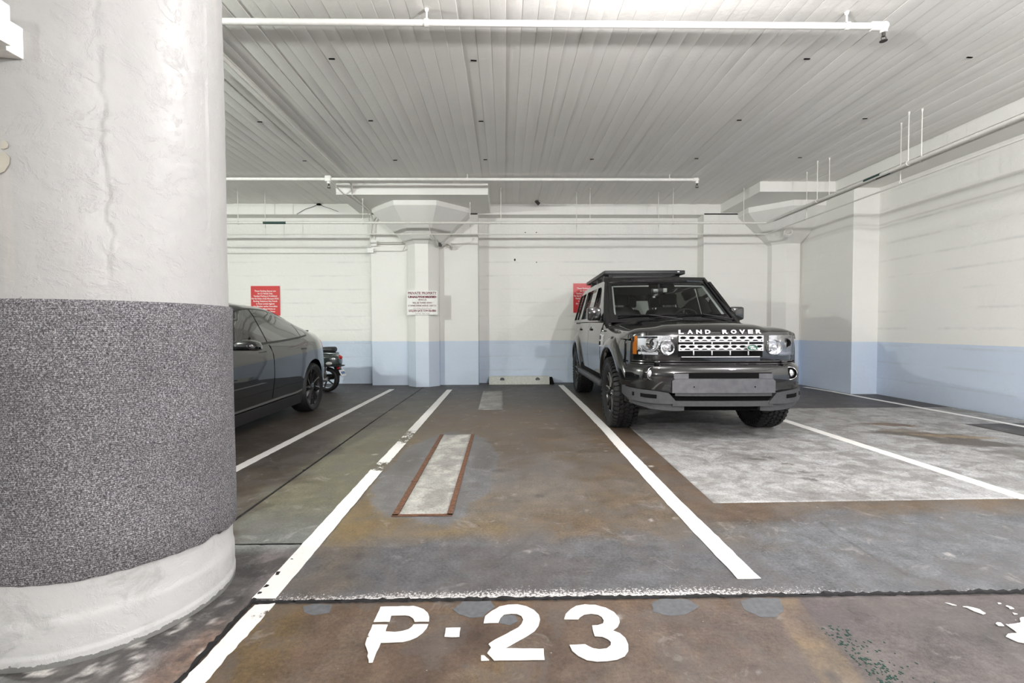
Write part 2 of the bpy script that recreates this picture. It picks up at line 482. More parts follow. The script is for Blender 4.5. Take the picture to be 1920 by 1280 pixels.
MGLOSS = simple('black_car_paint', (.004, .0043, .005), .3, 0, 1.0, .02, spec=.08)
MTRIM = simple('satin_black_plastic', (.012, .012, .013), .42, 0, 0, .1)
MDARK = simple('matt_black', (.003, .003, .003), .85, spec=.12)
MRUB = simple('tyre_rubber', (.0065, .0065, .007), .62, 0, 0, .2, 60, .3)
MRIM = simple('black_rim', (.012, .012, .013), .2, .3, .8)
MSTEEL = simple('brushed_grey_bumper', (.15, .15, .16), .42, .75, 0, .12, 18)
MGREYP = simple('grey_plastic', (.045, .046, .049), .5, 0, 0, .12)
MSILV = simple('silver_grille', (.80, .80, .82), .28, .55, 0, .03)
MCHROME = simple('chrome', (.85, .86, .88), .08, 1.0, 0, .02)
MLAMPR = simple('lamp_reflector', (.78, .79, .80), .22, .75, 0, .25, 60)
MAMBER = simple('amber_lens', (.75, .22, .02), .15, 0, .6)
MRED = simple('red_lens', (.55, .01, .012), .12, 0, .8)
MSIGN = simple('red_sign', lin((200, 38, 40)), .35, 0, .2)
MSIGNT = simple('sign_white', (.85, .82, .80), .5)
MSIGNW = simple('white_sign_plate', (.80, .80, .78), .4)
MSIGNR = simple('dark_red_print', lin((112, 40, 52)), .5)
MPIPE = simple('white_pipe_paint', (.80, .79, .76), .4, 0, 0, .04, 20)
MCOND = simple('conduit_paint', (.70, .69, .65), .42, .1, 0, .05, 20)
MBRASS = simple('dull_sprinkler_metal', (.07, .065, .06), .5, .6)
MTAPE = simple('dark_green_tape', (.01, .045, .035), .5)
MRUST = simple('rusty_steel', lin((96, 66, 48)), .8, .1, 0, .4, 40, .4)
MSEAL = simple('joint_sealant', (.008, .0075, .008), .8, 0, 0, .4, 30, .5)
MCEM = simple('grey_cement', lin((92, 94, 97)), .8, 0, 0, .16, 40, .4)
MSTOP = simple('wheel_stop_concrete', lin((196, 198, 190)), .8, 0, 0, .16, 55, .5)
MSEAT = simple('black_leather', (.014, .014, .015), .5)
MTRIML = simple('pale_trim', (.85, .86, .86), .6)
MRIMG = simple('gloss_grey_rim', (.035, .035, .037), .15, .5, .8)
MBARE = simple('bare_concrete', lin((176, 172, 160)), .8)
MSTICK = simple('white_plastic', (.78, .78, .75), .4)
MSCOOT = simple('dark_green_scooter_paint', (.035, .05, .05), .15, 0, 1.0)
MALU = simple('cast_aluminium', (.52, .52, .53), .38, .85)
MLENS = simple('clear_lens', (.62, .63, .62), .15, .2, .6)
MGREEN = simple('green_badge', (.01, .09, .05), .3, 0, .5)

def glass_mat(name, tint, refl=.1, fac=1.0):
    m, nt, b = new_mat(name); nt.nodes.remove(b)
    out = nt.nodes['Material Output']
    tr = nt.nodes.new('ShaderNodeBsdfTransparent'); tr.inputs[0].default_value = (*tint, 1)
    gl = nt.nodes.new('ShaderNodeBsdfGlossy'); gl.inputs['Roughness'].default_value = .015
    fr = nt.nodes.new('ShaderNodeFresnel'); fr.inputs[0].default_value = 1.5
    f = noise(nt, 2, 2, .5, objco(nt))
    k = math_(nt, 'ADD', math_(nt, 'MULTIPLY', fr.outputs[0], fac), math_(nt, 'MULTIPLY', f, refl * .2))
    mx = nt.nodes.new('ShaderNodeMixShader'); nt.links.new(k, mx.inputs[0]); nt.links.new(tr.outputs[0], mx.inputs[1]); nt.links.new(gl.outputs[0], mx.inputs[2])
    nt.links.new(mx.outputs[0], out.inputs[0]); return m
MGLASS = glass_mat('windscreen_glass', (.80, .84, .82))
MGLASSD = glass_mat('side_glass', (.70, .75, .72), fac=1.5)
MGLASSB = simple('tinted_glass', (.004, .0045, .005), .03, 0, 1.0, .02)
MGLCLEAR = glass_mat('headlamp_cover', (.97, .97, .98), fac=.8)
# ------------------------------------------------------------------ room shell
MGREYW = simple('dim_grey_wall', (.22, .22, .22), .7)  # unseen wall, colour darkened so the car fronts reflect less light
YB, YP, HC = 9.57, 9.27, 3.63
def boxobj(name, a, b, mat, parent=None, bevel=0.0, smooth=False):
    return M_().box(a, b, bevel).build(name, mat, parent, smooth=smooth)

wb = empty('wall_back'); tag(wb, 'white back wall with a blue-grey painted dado and shallow recessed bays', kind='structure')
boxobj('recess_panel', (-.526, YB, -.1), (4.037, YB + .3, 3.45), MW, wb)
boxobj('recess_panel', (-9.2, YB, -.1), (-2.668, YB + .3, 3.45), MW, wb)
boxobj('pilaster', (-2.668, YP, -.1), (-.526, YB + .3, 3.45), MWV, wb, .006)
boxobj('pilaster', (4.037, YP, -.1), (5.87, YB + .3, 3.45), MWV, wb, .006)
boxobj('lintel', (-9.2, YP, 3.42), (5.87, YB + .3, HC + .05), MWHITE, wb)
wr = empty('wall_right'); tag(wr, 'white right-hand wall with blue-grey dado and a pilaster near the corner', kind='structure')
boxobj('wall_panel', (6.31, -14, -.1), (6.6, 7.66, 3.5), MW, wr)
boxobj('pilaster', (5.87, 7.66, -.1), (6.6, 9.9, 3.5), MWV, wr, .006)
boxobj('ceiling_beam', (5.685, -14, 3.47), (6.6, 9.9, HC + .05), MWHITE, wr)
wl = tag(boxobj('wall_left', (-9.4, -14, -.1), (-9.1, 9.9, HC + .05), MW), 'white left-hand wall with blue-grey dado, far behind the round column', kind='structure')
wf = tag(boxobj('wall_front', (-9.4, -14.3, -.1), (6.6, -14, HC + .05), MGREYW), 'grey wall closing the garage behind the viewpoint', kind='structure')

# ceiling: board-marked concrete, one strip per board
ce = tag(boxobj('ceiling', (-9.4, -14.3, HC + .012), (6.6, 9.9, HC + .2), MCEIL), 'pale board-marked concrete ceiling', kind='structure')
bw = .1285; nb = int((5.685 + 9.1) / bw)
bmesh_var = []
for k in range(6):
    m = M_(); w = bw - .0012; rows = []
    ys = np.linspace(-14, YP, 90); h = .0012
    off = RNG.normal(0, .0008, len(ys)); e0 = RNG.normal(0, .0004, len(ys)); e1 = RNG.normal(0, .0004, len(ys))
    P = [[(-w / 2 + e0[i], y, .02), (-w / 2 + e0[i], y, h + off[i] * .4), (-w / 2 + .005 + e0[i], y, off[i] * .3), (w / 2 - .005 + e1[i], y, off[i] * .3 - .0006), (w / 2 + e1[i], y, h + off[i] * .4), (w / 2 + e1[i], y, .02)] for i, y in enumerate(ys)]
    m.grid(P); o = m.build('board', MCEIL, ce, smooth=True, ang=20); bmesh_var.append(o)
for i in range(nb):
    if i < 6: o = bmesh_var[i]
    else: o = bmesh_var[i % 6].copy(); COL.objects.link(o)
    o.location = (-9.1 + bw * (i + .5), 0, HC + random.uniform(-.0035, .0035)); o.rotation_euler = (0, random.uniform(-.006, .006), 0)
slots = [(-1.59, 4.344), (-.278, 4.356), (2.829, 4.299), (4.328, 4.258), (-2.939, 5.645), (-1.597, 5.606), (-.273, 5.608), (2.839, 5.553), (4.332, 5.498), (-2.956, 6.923), (-1.609, 6.892), (-.274, 6.862), (1.303, 6.83), (2.846, 6.798), (4.355, 6.745)]
s0 = M_().box((-.028, -.008, -.004), (.028, .008, .004), .003).build('anchor_slot', MDARK, ce)
for i, (x, y) in enumerate(slots):
    o = s0 if i == 0 else s0.copy()
    if i: COL.objects.link(o)
    o.location = (x, y, HC - .003); o.rotation_euler = (0, 0, random.uniform(-.08, .08))

# ------------------------------------------------------------------ round column, near left
CX, CY, CR = -1.643, 1.932, .425
def vnoise(x, y, seed=0):
    """Cheap lattice noise in [0, 1] for arrays."""
    xi = np.floor(x).astype(np.int64); yi = np.floor(y).astype(np.int64); fx = x - xi; fy = y - yi
    fx = fx * fx * (3 - 2 * fx); fy = fy * fy * (3 - 2 * fy)
    def h(a, b):
        n = (a * 374761393 + b * 668265263 + seed * 974711) & 0x7fffffff
        n = ((n ^ (n >> 13)) * 1274126177) & 0x7fffffff
        return ((n ^ (n >> 16)) & 0xffff) / 65535.0
    return (h(xi, yi) * (1 - fx) + h(xi + 1, yi) * fx) * (1 - fy) + (h(xi, yi + 1) * (1 - fx) + h(xi + 1, yi + 1) * fx) * fy
def fbm(x, y, seed=0, oct=5, g=.55):
    s = 0; a = 1; t = 0
    for o in range(oct):
        s = s + a * vnoise(x * 2 ** o, y * 2 ** o, seed + o * 17); t += a; a *= g
    return np.clip((s / t - .5) * 1.55 + .5, 0, 1)
def grid_mesh(name, X, Y, Z, mat, parent, wrap=False, smooth=True):
    n, m = X.shape
    co = np.stack([X, Y, Z], -1).reshape(-1, 3)
    i, j = np.meshgrid(np.arange(n if wrap else n - 1), np.arange(m - 1), indexing='ij')
    a = i * m + j; b = ((i + 1) % n) * m + j
    q = np.stack([a, b, b + 1, a + 1], -1).reshape(-1, 4)
    me = bpy.data.meshes.new(name); me.vertices.add(len(co)); me.vertices.foreach_set('co', co.ravel().astype(np.float32))
    me.loops.add(q.size); me.loops.foreach_set('vertex_index', q.ravel().astype(np.int32))
    me.polygons.add(len(q)); me.polygons.foreach_set('loop_start', np.arange(0, q.size, 4, dtype=np.int32))
    me.update(calc_edges=True)
    if smooth: me.polygons.foreach_set('use_smooth', np.ones(len(q), bool))
    me.materials.append(mat)
    return place(bpy.data.objects.new(name, me), parent)
def set_attr(o, name, arr):
    at = o.data.attributes.new(name, 'FLOAT_COLOR', 'POINT'); at.data.foreach_set('color', arr.astype(np.float32).ravel())

col = empty('column', (CX, CY, 0)); tag(col, 'thick round white column with a grey carpet wrap, nearest the viewer', 'column', kind='structure')
th = np.linspace(0, 2 * math.pi, 360, endpoint=False); zz = np.concatenate([np.linspace(0, .3, 40), np.linspace(.31, 2.6, 260), np.linspace(2.65, HC + .03, 12)])
T, Zc = np.meshgrid(th, zz, indexing='ij')
R = np.full_like(T, CR)
arc = T * CR
R += (fbm(arc * 3, Zc * 3, 3) - .5) * .006 + (fbm(arc * 14, Zc * 14, 5) - .5) * .0025
crack = [(-.894, 2.35), (-.894, 2.005), (-.874, 1.882), (-.89, 1.823), (-.885, 1.719), (-.867, 1.64), (-.859, 1.522), (-.853, 1.45), (-.861, 1.358), (-.846, 1.28)]
ct = np.interp(Zc, [c[1] for c in crack[::-1]], [c[0] for c in crack[::-1]]) + (fbm(Zc * 22, Zc * 0 + 3, 9) - .5) * .06
dT = (((T + math.pi) % (2 * math.pi)) - math.pi - ct) * CR
inz = (Zc > 1.27) & (Zc < 2.3)
R -= inz * .005 * np.clip(fbm(Zc * 5, Zc * 0, 77) * 2.4 - .5, 0, 1) * np.exp(-((dT) / .006) ** 2)
R += inz * .003 * np.exp(-((dT - .028) / .026) ** 2) * (fbm(Zc * 6, arc * 6, 21) + .2)
ring = .15 + (fbm(arc * 2, arc * 0 + 1, 31) - .5) * .03
R += .006 / (1 + np.exp((Zc - ring) / .006))
R += (Zc < .04) * .004
grid_mesh('shaft', CR and R * np.cos(T), R * np.sin(T), Zc, MCOL, col, wrap=True)
# carpet wrap
th2 = np.linspace(0, 2 * math.pi, 241)
lo = np.interp(((th2 + math.pi) % (2 * math.pi)) - math.pi, [-3.2, -1.594, -1.241, -.919, -.565, -.183, -.083, .085, .327, 3.2], [.285, .292, .282, .279, .276, .265, .272, .259, .251, .285])
lo = lo + (vnoise(th2 * 14, th2 * 0, 4) - .5) * .006
V = []
for i, t in enumerate(th2):
    w = (vnoise(np.array([t * 3.0]), np.array([1.0]), 8)[0] - .5) * .004
    prof = [(CR - .005, lo[i]), (CR + .013 + w, lo[i]), (CR + .017 + w, lo[i] + .006)]
    prof += [(CR + .017 + w + .003 * math.sin(t * 5 + q * 3), lo[i] + (1.222 - lo[i]) * q) for q in (.15, .3, .45, .6, .75, .9)]
    prof += [(CR + .017, 1.218), (CR + .013, 1.224), (CR - .005, 1.224)]
    V.append([(r * math.cos(t), r * math.sin(t), z) for r, z in prof])
tag(M_().grid(V).build('carpet_wrap', MCARPET, col, ang=50), 'grey ribbed carpet wrapped around the column')
# bare patches where the paint has come off, left edge of the column
def on_col(pts, name, mat, thick=.003):
    return sheet(pts, [], lambda a, b: ((CR + .004) * math.cos(a), (CR + .004) * math.sin(a), b), name, mat, col, thick, .02)
on_col([(-1.475, 1.725), (-1.45, 1.728), (-1.43, 1.718), (-1.435, 1.705), (-1.46, 1.70), (-1.48, 1.702)], 'bare_patch', MBARE, .002)
on_col([(-1.50, 1.69), (-1.45, 1.69), (-1.425, 1.675), (-1.428, 1.655), (-1.46, 1.63), (-1.50, 1.62)], 'bare_patch', MBARE, .002)

# electrical box on the column, cut by the frame
eb = empty('junction_box', (CX - .02, CY - CR, 2.0)); tag(eb, 'white electrical box fixed to the round column, cut by the picture edge', 'box')
M_().box((-.10, -.040, -.012), (.126, .03, .088), .004).build('back_box', MSTICK, eb)
M_().box((-.13, -.100, -.004), (.148, -.044, .120), .005).build('cover', MSTICK, eb)

# ------------------------------------------------------------------ octagonal columns with flared heads
def octagon(cx, cy, half):
    r = half / math.cos(math.pi / 8)
    return [(cx + r * math.cos(math.pi / 8 + k * math.pi / 4), cy + r * math.sin(math.pi / 8 + k * math.pi / 4)) for k in range(8)]
def oct_column(cx, cy, half, label, panel):
    o = empty('column', (cx, cy, 0)); tag(o, label, 'column', kind='structure')
    m = M_(); P = [[(x, y, z) for x, y in octagon(0, 0, half)] for z in (0, 1.2, 2.8)]
    m.grid([r + [r[0]] for r in P]); m.build('shaft', MWV, o, smooth=False)
    m = M_(); lev = [(2.777, half), (3.355, .925), (3.431, .93), (3.47, .93)]
    P = [[(x, y, z) for x, y in octagon(0, 0, h)] for z, h in lev]
    m.grid([r + [r[0]] for r in P]); m.build('flared_capital', MWHITE, o, smooth=False)
    (x0, y0, x1, zb) = panel
    M_().box((x0 - cx, y0 - cy, zb), (x1 - cx, YP + .02 - cy, HC + .02), .004).build('drop_panel', MWHITE, o, smooth=False)
    return o
oct_column(-1.60, 9.25, .305, 'white eight-sided column with flared head carrying the towing sign', (-2.885, 7.99, -.275, 3.44))
oct_column(5.66, 9.25, .315, 'white eight-sided column with flared head in the far right corner', (4.378, 7.84, 5.72, 3.455))

# ------------------------------------------------------------------ floor
fl = tag(M_().box((-9.4, -14.3, -.2), (6.6, 9.9, -.022)).build('floor', MSEAL, smooth=False), 'stained concrete garage floor of several slabs with dark joints', kind='structure')
def L3(c, k=.92): return np.array(lin(c)) * k
def blob(X, Y, cx, cy, rx, ry, rot=0.0, soft=.35, seed=0, amp=.5, fr=3.0):
    c, s = math.cos(rot), math.sin(rot); dx, dy = X - cx, Y - cy
    d = np.hypot((dx * c + dy * s) / rx, (-dx * s + dy * c) / ry) + (fbm(X * fr, Y * fr, seed) - .5) * 2 * amp
    return np.clip((1 + soft - d) / (2 * soft), 0, 1)
def band(v, a, b, s): return np.clip((v - a) / s + .5, 0, 1) * np.clip((b - v) / s + .5, 0, 1)
def paint(C, m, col): return C * (1 - m[..., None]) + col * m[..., None]
def floor_color(X, Y):
    n = fbm(X * 1.3, Y * 1.3, 1); n2 = fbm(X * 4, Y * 4, 2); n3 = fbm(X * .6 + 5, Y * 2.4, 6)
    C = np.zeros(X.shape + (3,)) + L3((116, 102, 86))
    C = paint(C, np.clip((n - .42) * 5, 0, 1) * .8, L3((104, 90, 76)))
    C = paint(C, np.clip((n2 - .52) * 6, 0, 1) * .55, L3((128, 118, 108)))
    C = paint(C, np.clip((n3 - .5) * 6, 0, 1) * .3, L3((128, 106, 80)))
    # grey apron just behind the front joint
    e = 2.52 + (fbm(X * 2.2, Y * 2.2, 9) - .5) * .7 + np.clip(X - 1.2, 0, 9) * .02
    g = np.clip((e - Y) / .16 + .5, 0, 1) * (X > -1.12)
    C = paint(C, g * .92, L3((112, 113, 117)))
    C = paint(C, g * np.clip((n2 - .5) * 6, 0, 1) * .45, L3((110, 104, 104)))
    C = paint(C, blob(X, Y, .2, 3.3, .5, .5, 0, .5, 4, .8) * .45, L3((126, 126, 128)))
    C = paint(C, blob(X, Y, 2.6, 2.3, 1.6, .4, 0, .5, 5, .8) * .7, L3((128, 132, 136)))
    C = paint(C, blob(X, Y, -.45, 2.55, .6, .16, .1, .5, 12, .6) * .85, L3((134, 115, 86)))
    C = paint(C, blob(X, Y, .05, 3.0, .3, .3, 0, .6, 14, .9) * .5, L3((140, 128, 112)))
    # olive ground left of the bay
    ol = np.clip((-.92 - X) / .12, 0, 1) * (Y > 2.39)
    C = paint(C, ol * .9, L3((124, 121, 101)))
    C = paint(C, ol * np.clip((n2 - .47) * 6, 0, 1) * .5, L3((108, 98, 78)))
    C = paint(C, ol * np.clip((3.0 - Y) / .5, 0, 1) * .8, L3((126, 130, 128)))
    C = paint(C, blob(X, Y, -.82, 3.4, .14, 1.3, 0, .6, 15, .5) * .75, L3((134, 112, 72)))
    # cement halo round the channel
    C = paint(C, blob(X, Y, -.52, 3.75, .46, 1.2, 0, .035, 17, .16, 3.4) * .85, L3((124, 125, 128)))
    C = paint(C, blob(X, Y, -.82, 3.95, .10, .35, 0, .3, 18, .3) * .7, L3((96, 90, 86)))
    C = paint(C, blob(X, Y, -.17, 3.95, .09, .32, 0, .3, 19, .3) * .7, L3((100, 96, 94)))
    # brown strip between the bay line and the pale slab
    C = paint(C, band(X, 1.15, 1.75, .25) * (Y > 2.6) * .6, L3((104, 84, 68)))
    # the stall under the dark saloon
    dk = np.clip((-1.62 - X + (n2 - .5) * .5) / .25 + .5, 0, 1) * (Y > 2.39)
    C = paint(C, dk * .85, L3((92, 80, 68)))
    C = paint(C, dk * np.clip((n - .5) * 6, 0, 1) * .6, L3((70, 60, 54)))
    # darker towards the wall
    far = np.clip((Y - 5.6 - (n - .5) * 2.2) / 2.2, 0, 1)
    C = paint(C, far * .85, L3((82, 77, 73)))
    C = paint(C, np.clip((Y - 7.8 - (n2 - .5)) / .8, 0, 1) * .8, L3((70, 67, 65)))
    C = paint(C, blob(X, Y, -.2, 5.6, .9, .9, 0, .6, 22, .7) * .35, L3((120, 100, 80)))
    C = paint(C, np.clip((X - 3.6) / .3, 0, 1) * np.clip((Y - 6.3) / .06, 0, 1) * .9, L3((72, 68, 70)))
    # front slab, rust brown
    f = Y < 1.885
    B = np.zeros(X.shape + (3,)) + L3((136, 114, 96))
    B = paint(B, np.clip((n2 - .45) * 5, 0, 1) * .7, L3((116, 96, 82)))
    B = paint(B, np.clip((fbm(X * 9, Y * 9, 41) - .5) * 5, 0, 1) * .5, L3((146, 130, 114)))
    B = paint(B, np.clip((X - .15) / .9, 0, 1) * .75, L3((138, 126, 120)))
    B = paint(B, band(Y, 1.79, 1.9, .06) * band(X, -.9, 1.25, .3) * np.clip((n2 - .3) * 3, 0, 1) * .6, L3((156, 124, 92)))
    B = paint(B, blob(X, Y, -.88, 1.7, .1, .5, .2, .5, 43, .4) * .8, L3((142, 118, 80)))
    B = paint(B, blob(X, Y, -.02, 1.47, .12, .1, 0, .6, 44, .7) * .6, L3((158, 132, 92)))
    B = paint(B, blob(X, Y, -.13, 1.66, .07, .06, 0, .5, 45, .5) * .7, L3((84, 66, 56)))
    xs = 1.13 + (Y - 1.4) * .17
    B = paint(B, band(X - xs, -.13, 0, .03) * .85, L3((170, 148, 118)))
    B = paint(B, np.clip((X - xs) / .02, 0, 1) * .9, L3((134, 126, 124)))
    B = paint(B, blob(X, Y, 1.30, 1.72, .16, .13, 0, .5, 46, .6) * .8, L3((118, 106, 112)))
    B = paint(B, blob(X, Y, 1.75, 1.62, .25, .12, .4, .6, 47, .6) * .6, L3((106, 102, 104)))
    B = paint(B, blob(X, Y, 1.05, 1.43, .03, .04, 0, .4, 48, .5) * .8, L3((84, 84, 90)))
    C = np.where(f[..., None], B * .46, C * .63)
    # round the column
    d = (X < -1.045) & (Y < 2.395)
    D = np.zeros(X.shape + (3,)) + L3((118, 112, 112))
    D = paint(D, np.clip((n2 - .45) * 5, 0, 1) * .7, L3((98, 92, 92)))
    D = paint(D, np.clip((fbm((X + Y) * 9, (X - Y * .4) * 3, 51) - .55) * 9, 0, 1) * np.clip((1.95 - Y) * 3, 0, 1) * .8, L3((190, 184, 180)))
    D = paint(D, np.clip((fbm((X + Y) * 7, (X - Y * .4) * 3, 52) - .54) * 7, 0, 1) * np.clip((1.9 - Y) * 3, 0, 1) * .8, L3((70, 68, 68)))
    D = paint(D, np.clip((X + 1.22) * 9, 0, 1) * np.clip((1.9 - Y) * 4, 0, 1) * .6, L3((150, 122, 104)))
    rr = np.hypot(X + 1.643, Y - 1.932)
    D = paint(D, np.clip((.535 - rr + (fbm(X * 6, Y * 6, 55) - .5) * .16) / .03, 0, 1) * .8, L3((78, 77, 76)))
    D = paint(D, np.clip((fbm(X * 5, Y * 9, 57) - .62) * 12, 0, 1) * .7, L3((62, 60, 60)))
    D = paint(D, np.clip((fbm(X * 16 + Y * 5, Y * 16, 58) - .66) * 12, 0, 1) * np.clip((2.0 - Y) * 3, 0, 1) * .8, L3((206, 202, 198)))
    D = paint(D, np.clip((Y - 2.28) / .08, 0, 1) * .7, L3((142, 146, 144)))
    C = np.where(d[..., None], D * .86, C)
    # drips and oil spots
    rs = np.random.default_rng(5)
    for _ in range(150):
        cx, cy, r = rs.uniform(-2.5, 3.2), rs.uniform(1.4, 6.5), rs.uniform(.006, .022)
        m = np.exp(-(np.hypot((X - cx) * rs.uniform(.7, 1.4), Y - cy) / r) ** 4) * rs.uniform(.4, .9)
        C = paint(C, m, L3((74, 66, 62)) if rs.random() < .75 else L3((180, 176, 172)))
    for cx, cy, r in ((-.05, 3.61, .045), (.23, 3.05, .03), (-.7, 2.07, .03), (-.76, 2.15, .035), (-.72, 2.25, .03), (.0, 2.06, .02), (-.2, 2.35, .02)):
        C = paint(C, blob(X, Y, cx, cy, r, r, 0, .3, 60, .3, 20) * .7, L3((72, 66, 66)))
    for pts, w in (([(1.813, 2.618), (1.80, 2.32), (1.819, 1.967)], .005), ([(.154, 2.484), (.10, 2.38), (.05, 2.32), (-.02, 2.2)], .008), ([(.154, 2.484), (.22, 2.58), (.3, 2.62)], .006)):
        py = [p[1] for p in pts]; px = [p[0] for p in pts]; o = np.argsort(py)
        xx = np.interp(Y, np.array(py)[o], np.array(px)[o]) + (fbm(Y * 15, Y * 0, 70) - .5) * .02
        C = paint(C, np.exp(-((X - xx) / w) ** 2) * ((Y > min(py)) & (Y < max(py))) * .7, L3((70, 66, 66)))
    return C
def floor_aux(X, Y):
    A = np.zeros(X.shape + (4,)); A[..., 3] = 1
    n = fbm(X * 2.3, Y * 2.3, 81)
    s = np.clip(1 - (Y - 1.895) / (.05 + .16 * np.clip(n - .2, 0, 1)), 0, 1) * (X > -.98) * (Y > 1.88)
    A[..., 0] = s * np.clip(1.25 - np.abs(X - .15) * .45, .55, 1)
    return A
def slab(name, quads, step, mat=MFLOOR, z=0.0, parent=None, colf=None, auxf=None, skirt=True):
    obs = []
    parts = []
    for (p0, p1, p2, p3) in quads:
        n = max(2, int(math.dist(p0, p1) / step)); m = max(2, int(math.dist(p0, p3) / step))
        u, v = np.meshgrid(np.linspace(0, 1, n), np.linspace(0, 1, m), indexing='ij')
        X = (p0[0] * (1 - u) + p1[0] * u) * (1 - v) + (p3[0] * (1 - u) + p2[0] * u) * v
        Y = (p0[1] * (1 - u) + p1[1] * u) * (1 - v) + (p3[1] * (1 - u) + p2[1] * u) * v
        if name == 'floor_slab' and len(quads) == 1: # ragged joint edges
            edge = np.minimum.reduce([u * math.dist(p0, p1), (1 - u) * math.dist(p0, p1), v * math.dist(p0, p3), (1 - v) * math.dist(p0, p3)])
            w = np.clip(1 - edge / .03, 0, 1) * .010
            X = X + (vnoise(X * 40, Y * 40, 3) - .5) * w; Y = Y + (vnoise(X * 40, Y * 40, 4) - .5) * w
        Zz = np.full_like(X, z) 
        if skirt and len(quads) == 1:
            X = np.pad(X, 1, 'edge'); Y = np.pad(Y, 1, 'edge'); Zz = np.pad(Zz, 1, constant_values=z - .02)
        o = grid_mesh(name, X, Y, Zz, mat, parent, smooth=False)
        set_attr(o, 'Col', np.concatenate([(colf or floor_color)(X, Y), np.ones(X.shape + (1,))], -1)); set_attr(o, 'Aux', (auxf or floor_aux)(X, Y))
        obs.append(o)
    if len(obs) > 1:
        bm = bmesh.new()
        for o in obs: bm.from_mesh(o.data)
        bm.to_mesh(obs[0].data); bm.free()
        for o in obs[1:]: bpy.data.objects.remove(o)
    return obs[0]
jy = 1.872
slab('floor_slab', [((-1.036, .6), (2.6, .6), (2.6, jy - .006), (-1.036, jy - .006))], .014, parent=fl)
slab('floor_slab', [((-1.036, jy + .016), (5.2, jy + .016), (5.2, 2.40), (-1.036, 2.40)), ((-1.585, 2.4), (1.4, 2.4), (1.4, 6.2), (-1.602, 6.2)), ((1.4, 2.4), (5.2, 2.4), (5.2, 6.2), (1.4, 6.2)), ((-1.602, 6.2), (6.3, 6.2), (6.3, 9.6), (-1.56, 9.6)), ((5.2, 1.888), (6.3, 1.888), (6.3, 6.2), (5.2, 6.2))], .018, parent=fl)
slab('floor_slab', [((-5.0, 2.4), (-1.605, 2.4), (-1.62, 5.5), (-5.0, 5.5)), ((-5.0, 5.5), (-1.62, 5.5), (-1.58, 9.6), (-5.0, 9.6))], .035, parent=fl)
slab('floor_slab', [((-3.2, .6), (-1.058, .6), (-1.056, 2.385), (-3.2, 2.385))], .018, parent=fl)
slab('floor_slab', [((-9.1, -14), (6.3, -14), (6.3, .59), (-9.1, .59))], .3, parent=fl)
slab('floor_slab', [((2.61, .6), (6.3, .6), (6.3, jy - .006), (2.61, jy - .006))], .05, parent=fl)
slab('floor_slab', [((-9.1, .6), (-3.21, .6), (-3.21, 2.385), (-9.1, 2.385))], .2, parent=fl)
slab('floor_slab', [((-9.1, 2.4), (-5.01, 2.4), (-5.01, 9.6), (-9.1, 9.6))], .2, parent=fl)
# black sealant squeezed up in the joints
def bead(pts, r, name='joint_sealant', parent=None, seed=0):
    P = []; rs = np.random.default_rng(seed)
    for (a, b) in zip(pts[:-1], pts[1:]):
        n = max(2, int(math.dist(a, b) / .018))
        for i in range(n):
            t = i / n; P.append((a[0] * (1 - t) + b[0] * t, a[1] * (1 - t) + b[1] * t))
    P.append(pts[-1])
    rr = [r * rs.uniform(.6, 1.25) for _ in P]
    m = M_(); m.tube([(x + rs.normal(0, .0025), y + rs.normal(0, .0025), -.006 + rs.normal(0, .0015)) for x, y in P], rr, 6)
    return m.build(name, MSEAL, parent)
bead([(-1.036, jy + .004), (1.2, jy + .006), (2.7, jy + .018)], .013, parent=fl, seed=1)
bead([(-1.045, 2.39), (-1.045, 1.9), (-1.049, 1.42), (-1.046, .9)], .012, parent=fl, seed=2)
bead([(-1.42, 2.39), (-1.05, 2.39)], .006, parent=fl, seed=3)
bead([(-1.594, 2.42), (-1.612, 4.2), (-1.61, 5.5), (-1.57, 8.9)], .007, parent=fl, seed=4)

def ragged(pts, seed=0, amp=.006, step=.02):
    out = []; rs = np.random.default_rng(seed)
    for i in range(len(pts)):
        a, b = pts[i], pts[(i + 1) % len(pts)]; n = max(1, int(math.dist(a, b) / step))
        for k in range(n):
            t = k / n; out.append((a[0] * (1 - t) + b[0] * t + rs.normal(0, amp * .5), a[1] * (1 - t) + b[1] * t + rs.normal(0, amp * .5)))
    return out
def flat(name, pts, mat, parent, z=.003, holes=[], aux=None, step=None):
    o = sheet(pts, holes, lambda a, b: (a, b, z), name, mat, parent, .0028, step, smooth=False)
    if aux is not None:
        n = len(o.data.vertices); co = np.zeros(n * 3); o.data.vertices.foreach_get('co', co); co = co.reshape(-1, 3)
        w = aux(co[:, 0], co[:, 1]) if callable(aux) else np.full(n, aux)
        set_attr(o, 'Aux', np.stack([w, w, w, np.ones(n)], -1))
    return o
for i, p in enumerate(([(.597, 1.836), (.647, 1.862), (.756, 1.859), (.781, 1.803), (.704, 1.757), (.638, 1.748), (.583, 1.773)],
          [(.962, 1.835), (1.026, 1.862), (1.136, 1.854), (1.104, 1.772), (1.036, 1.729), (.988, 1.737), (.951, 1.785)],
          [(-.213, 1.811), (-.176, 1.862), (-.062, 1.864), (-.043, 1.821), (-.09, 1.764), (-.141, 1.755), (-.184, 1.776)],
          [(-.027, 1.746), (-.006, 1.769), (.042, 1.768), (.045, 1.728), (.014, 1.707), (-.02, 1.72)],
          [(-.819, 1.839), (-.782, 1.862), (-.708, 1.85), (-.695, 1.794), (-.75, 1.785), (-.8, 1.803)])):
    flat('cement_patch', ragged(p, i, .004), MCEM, fl, .0012)
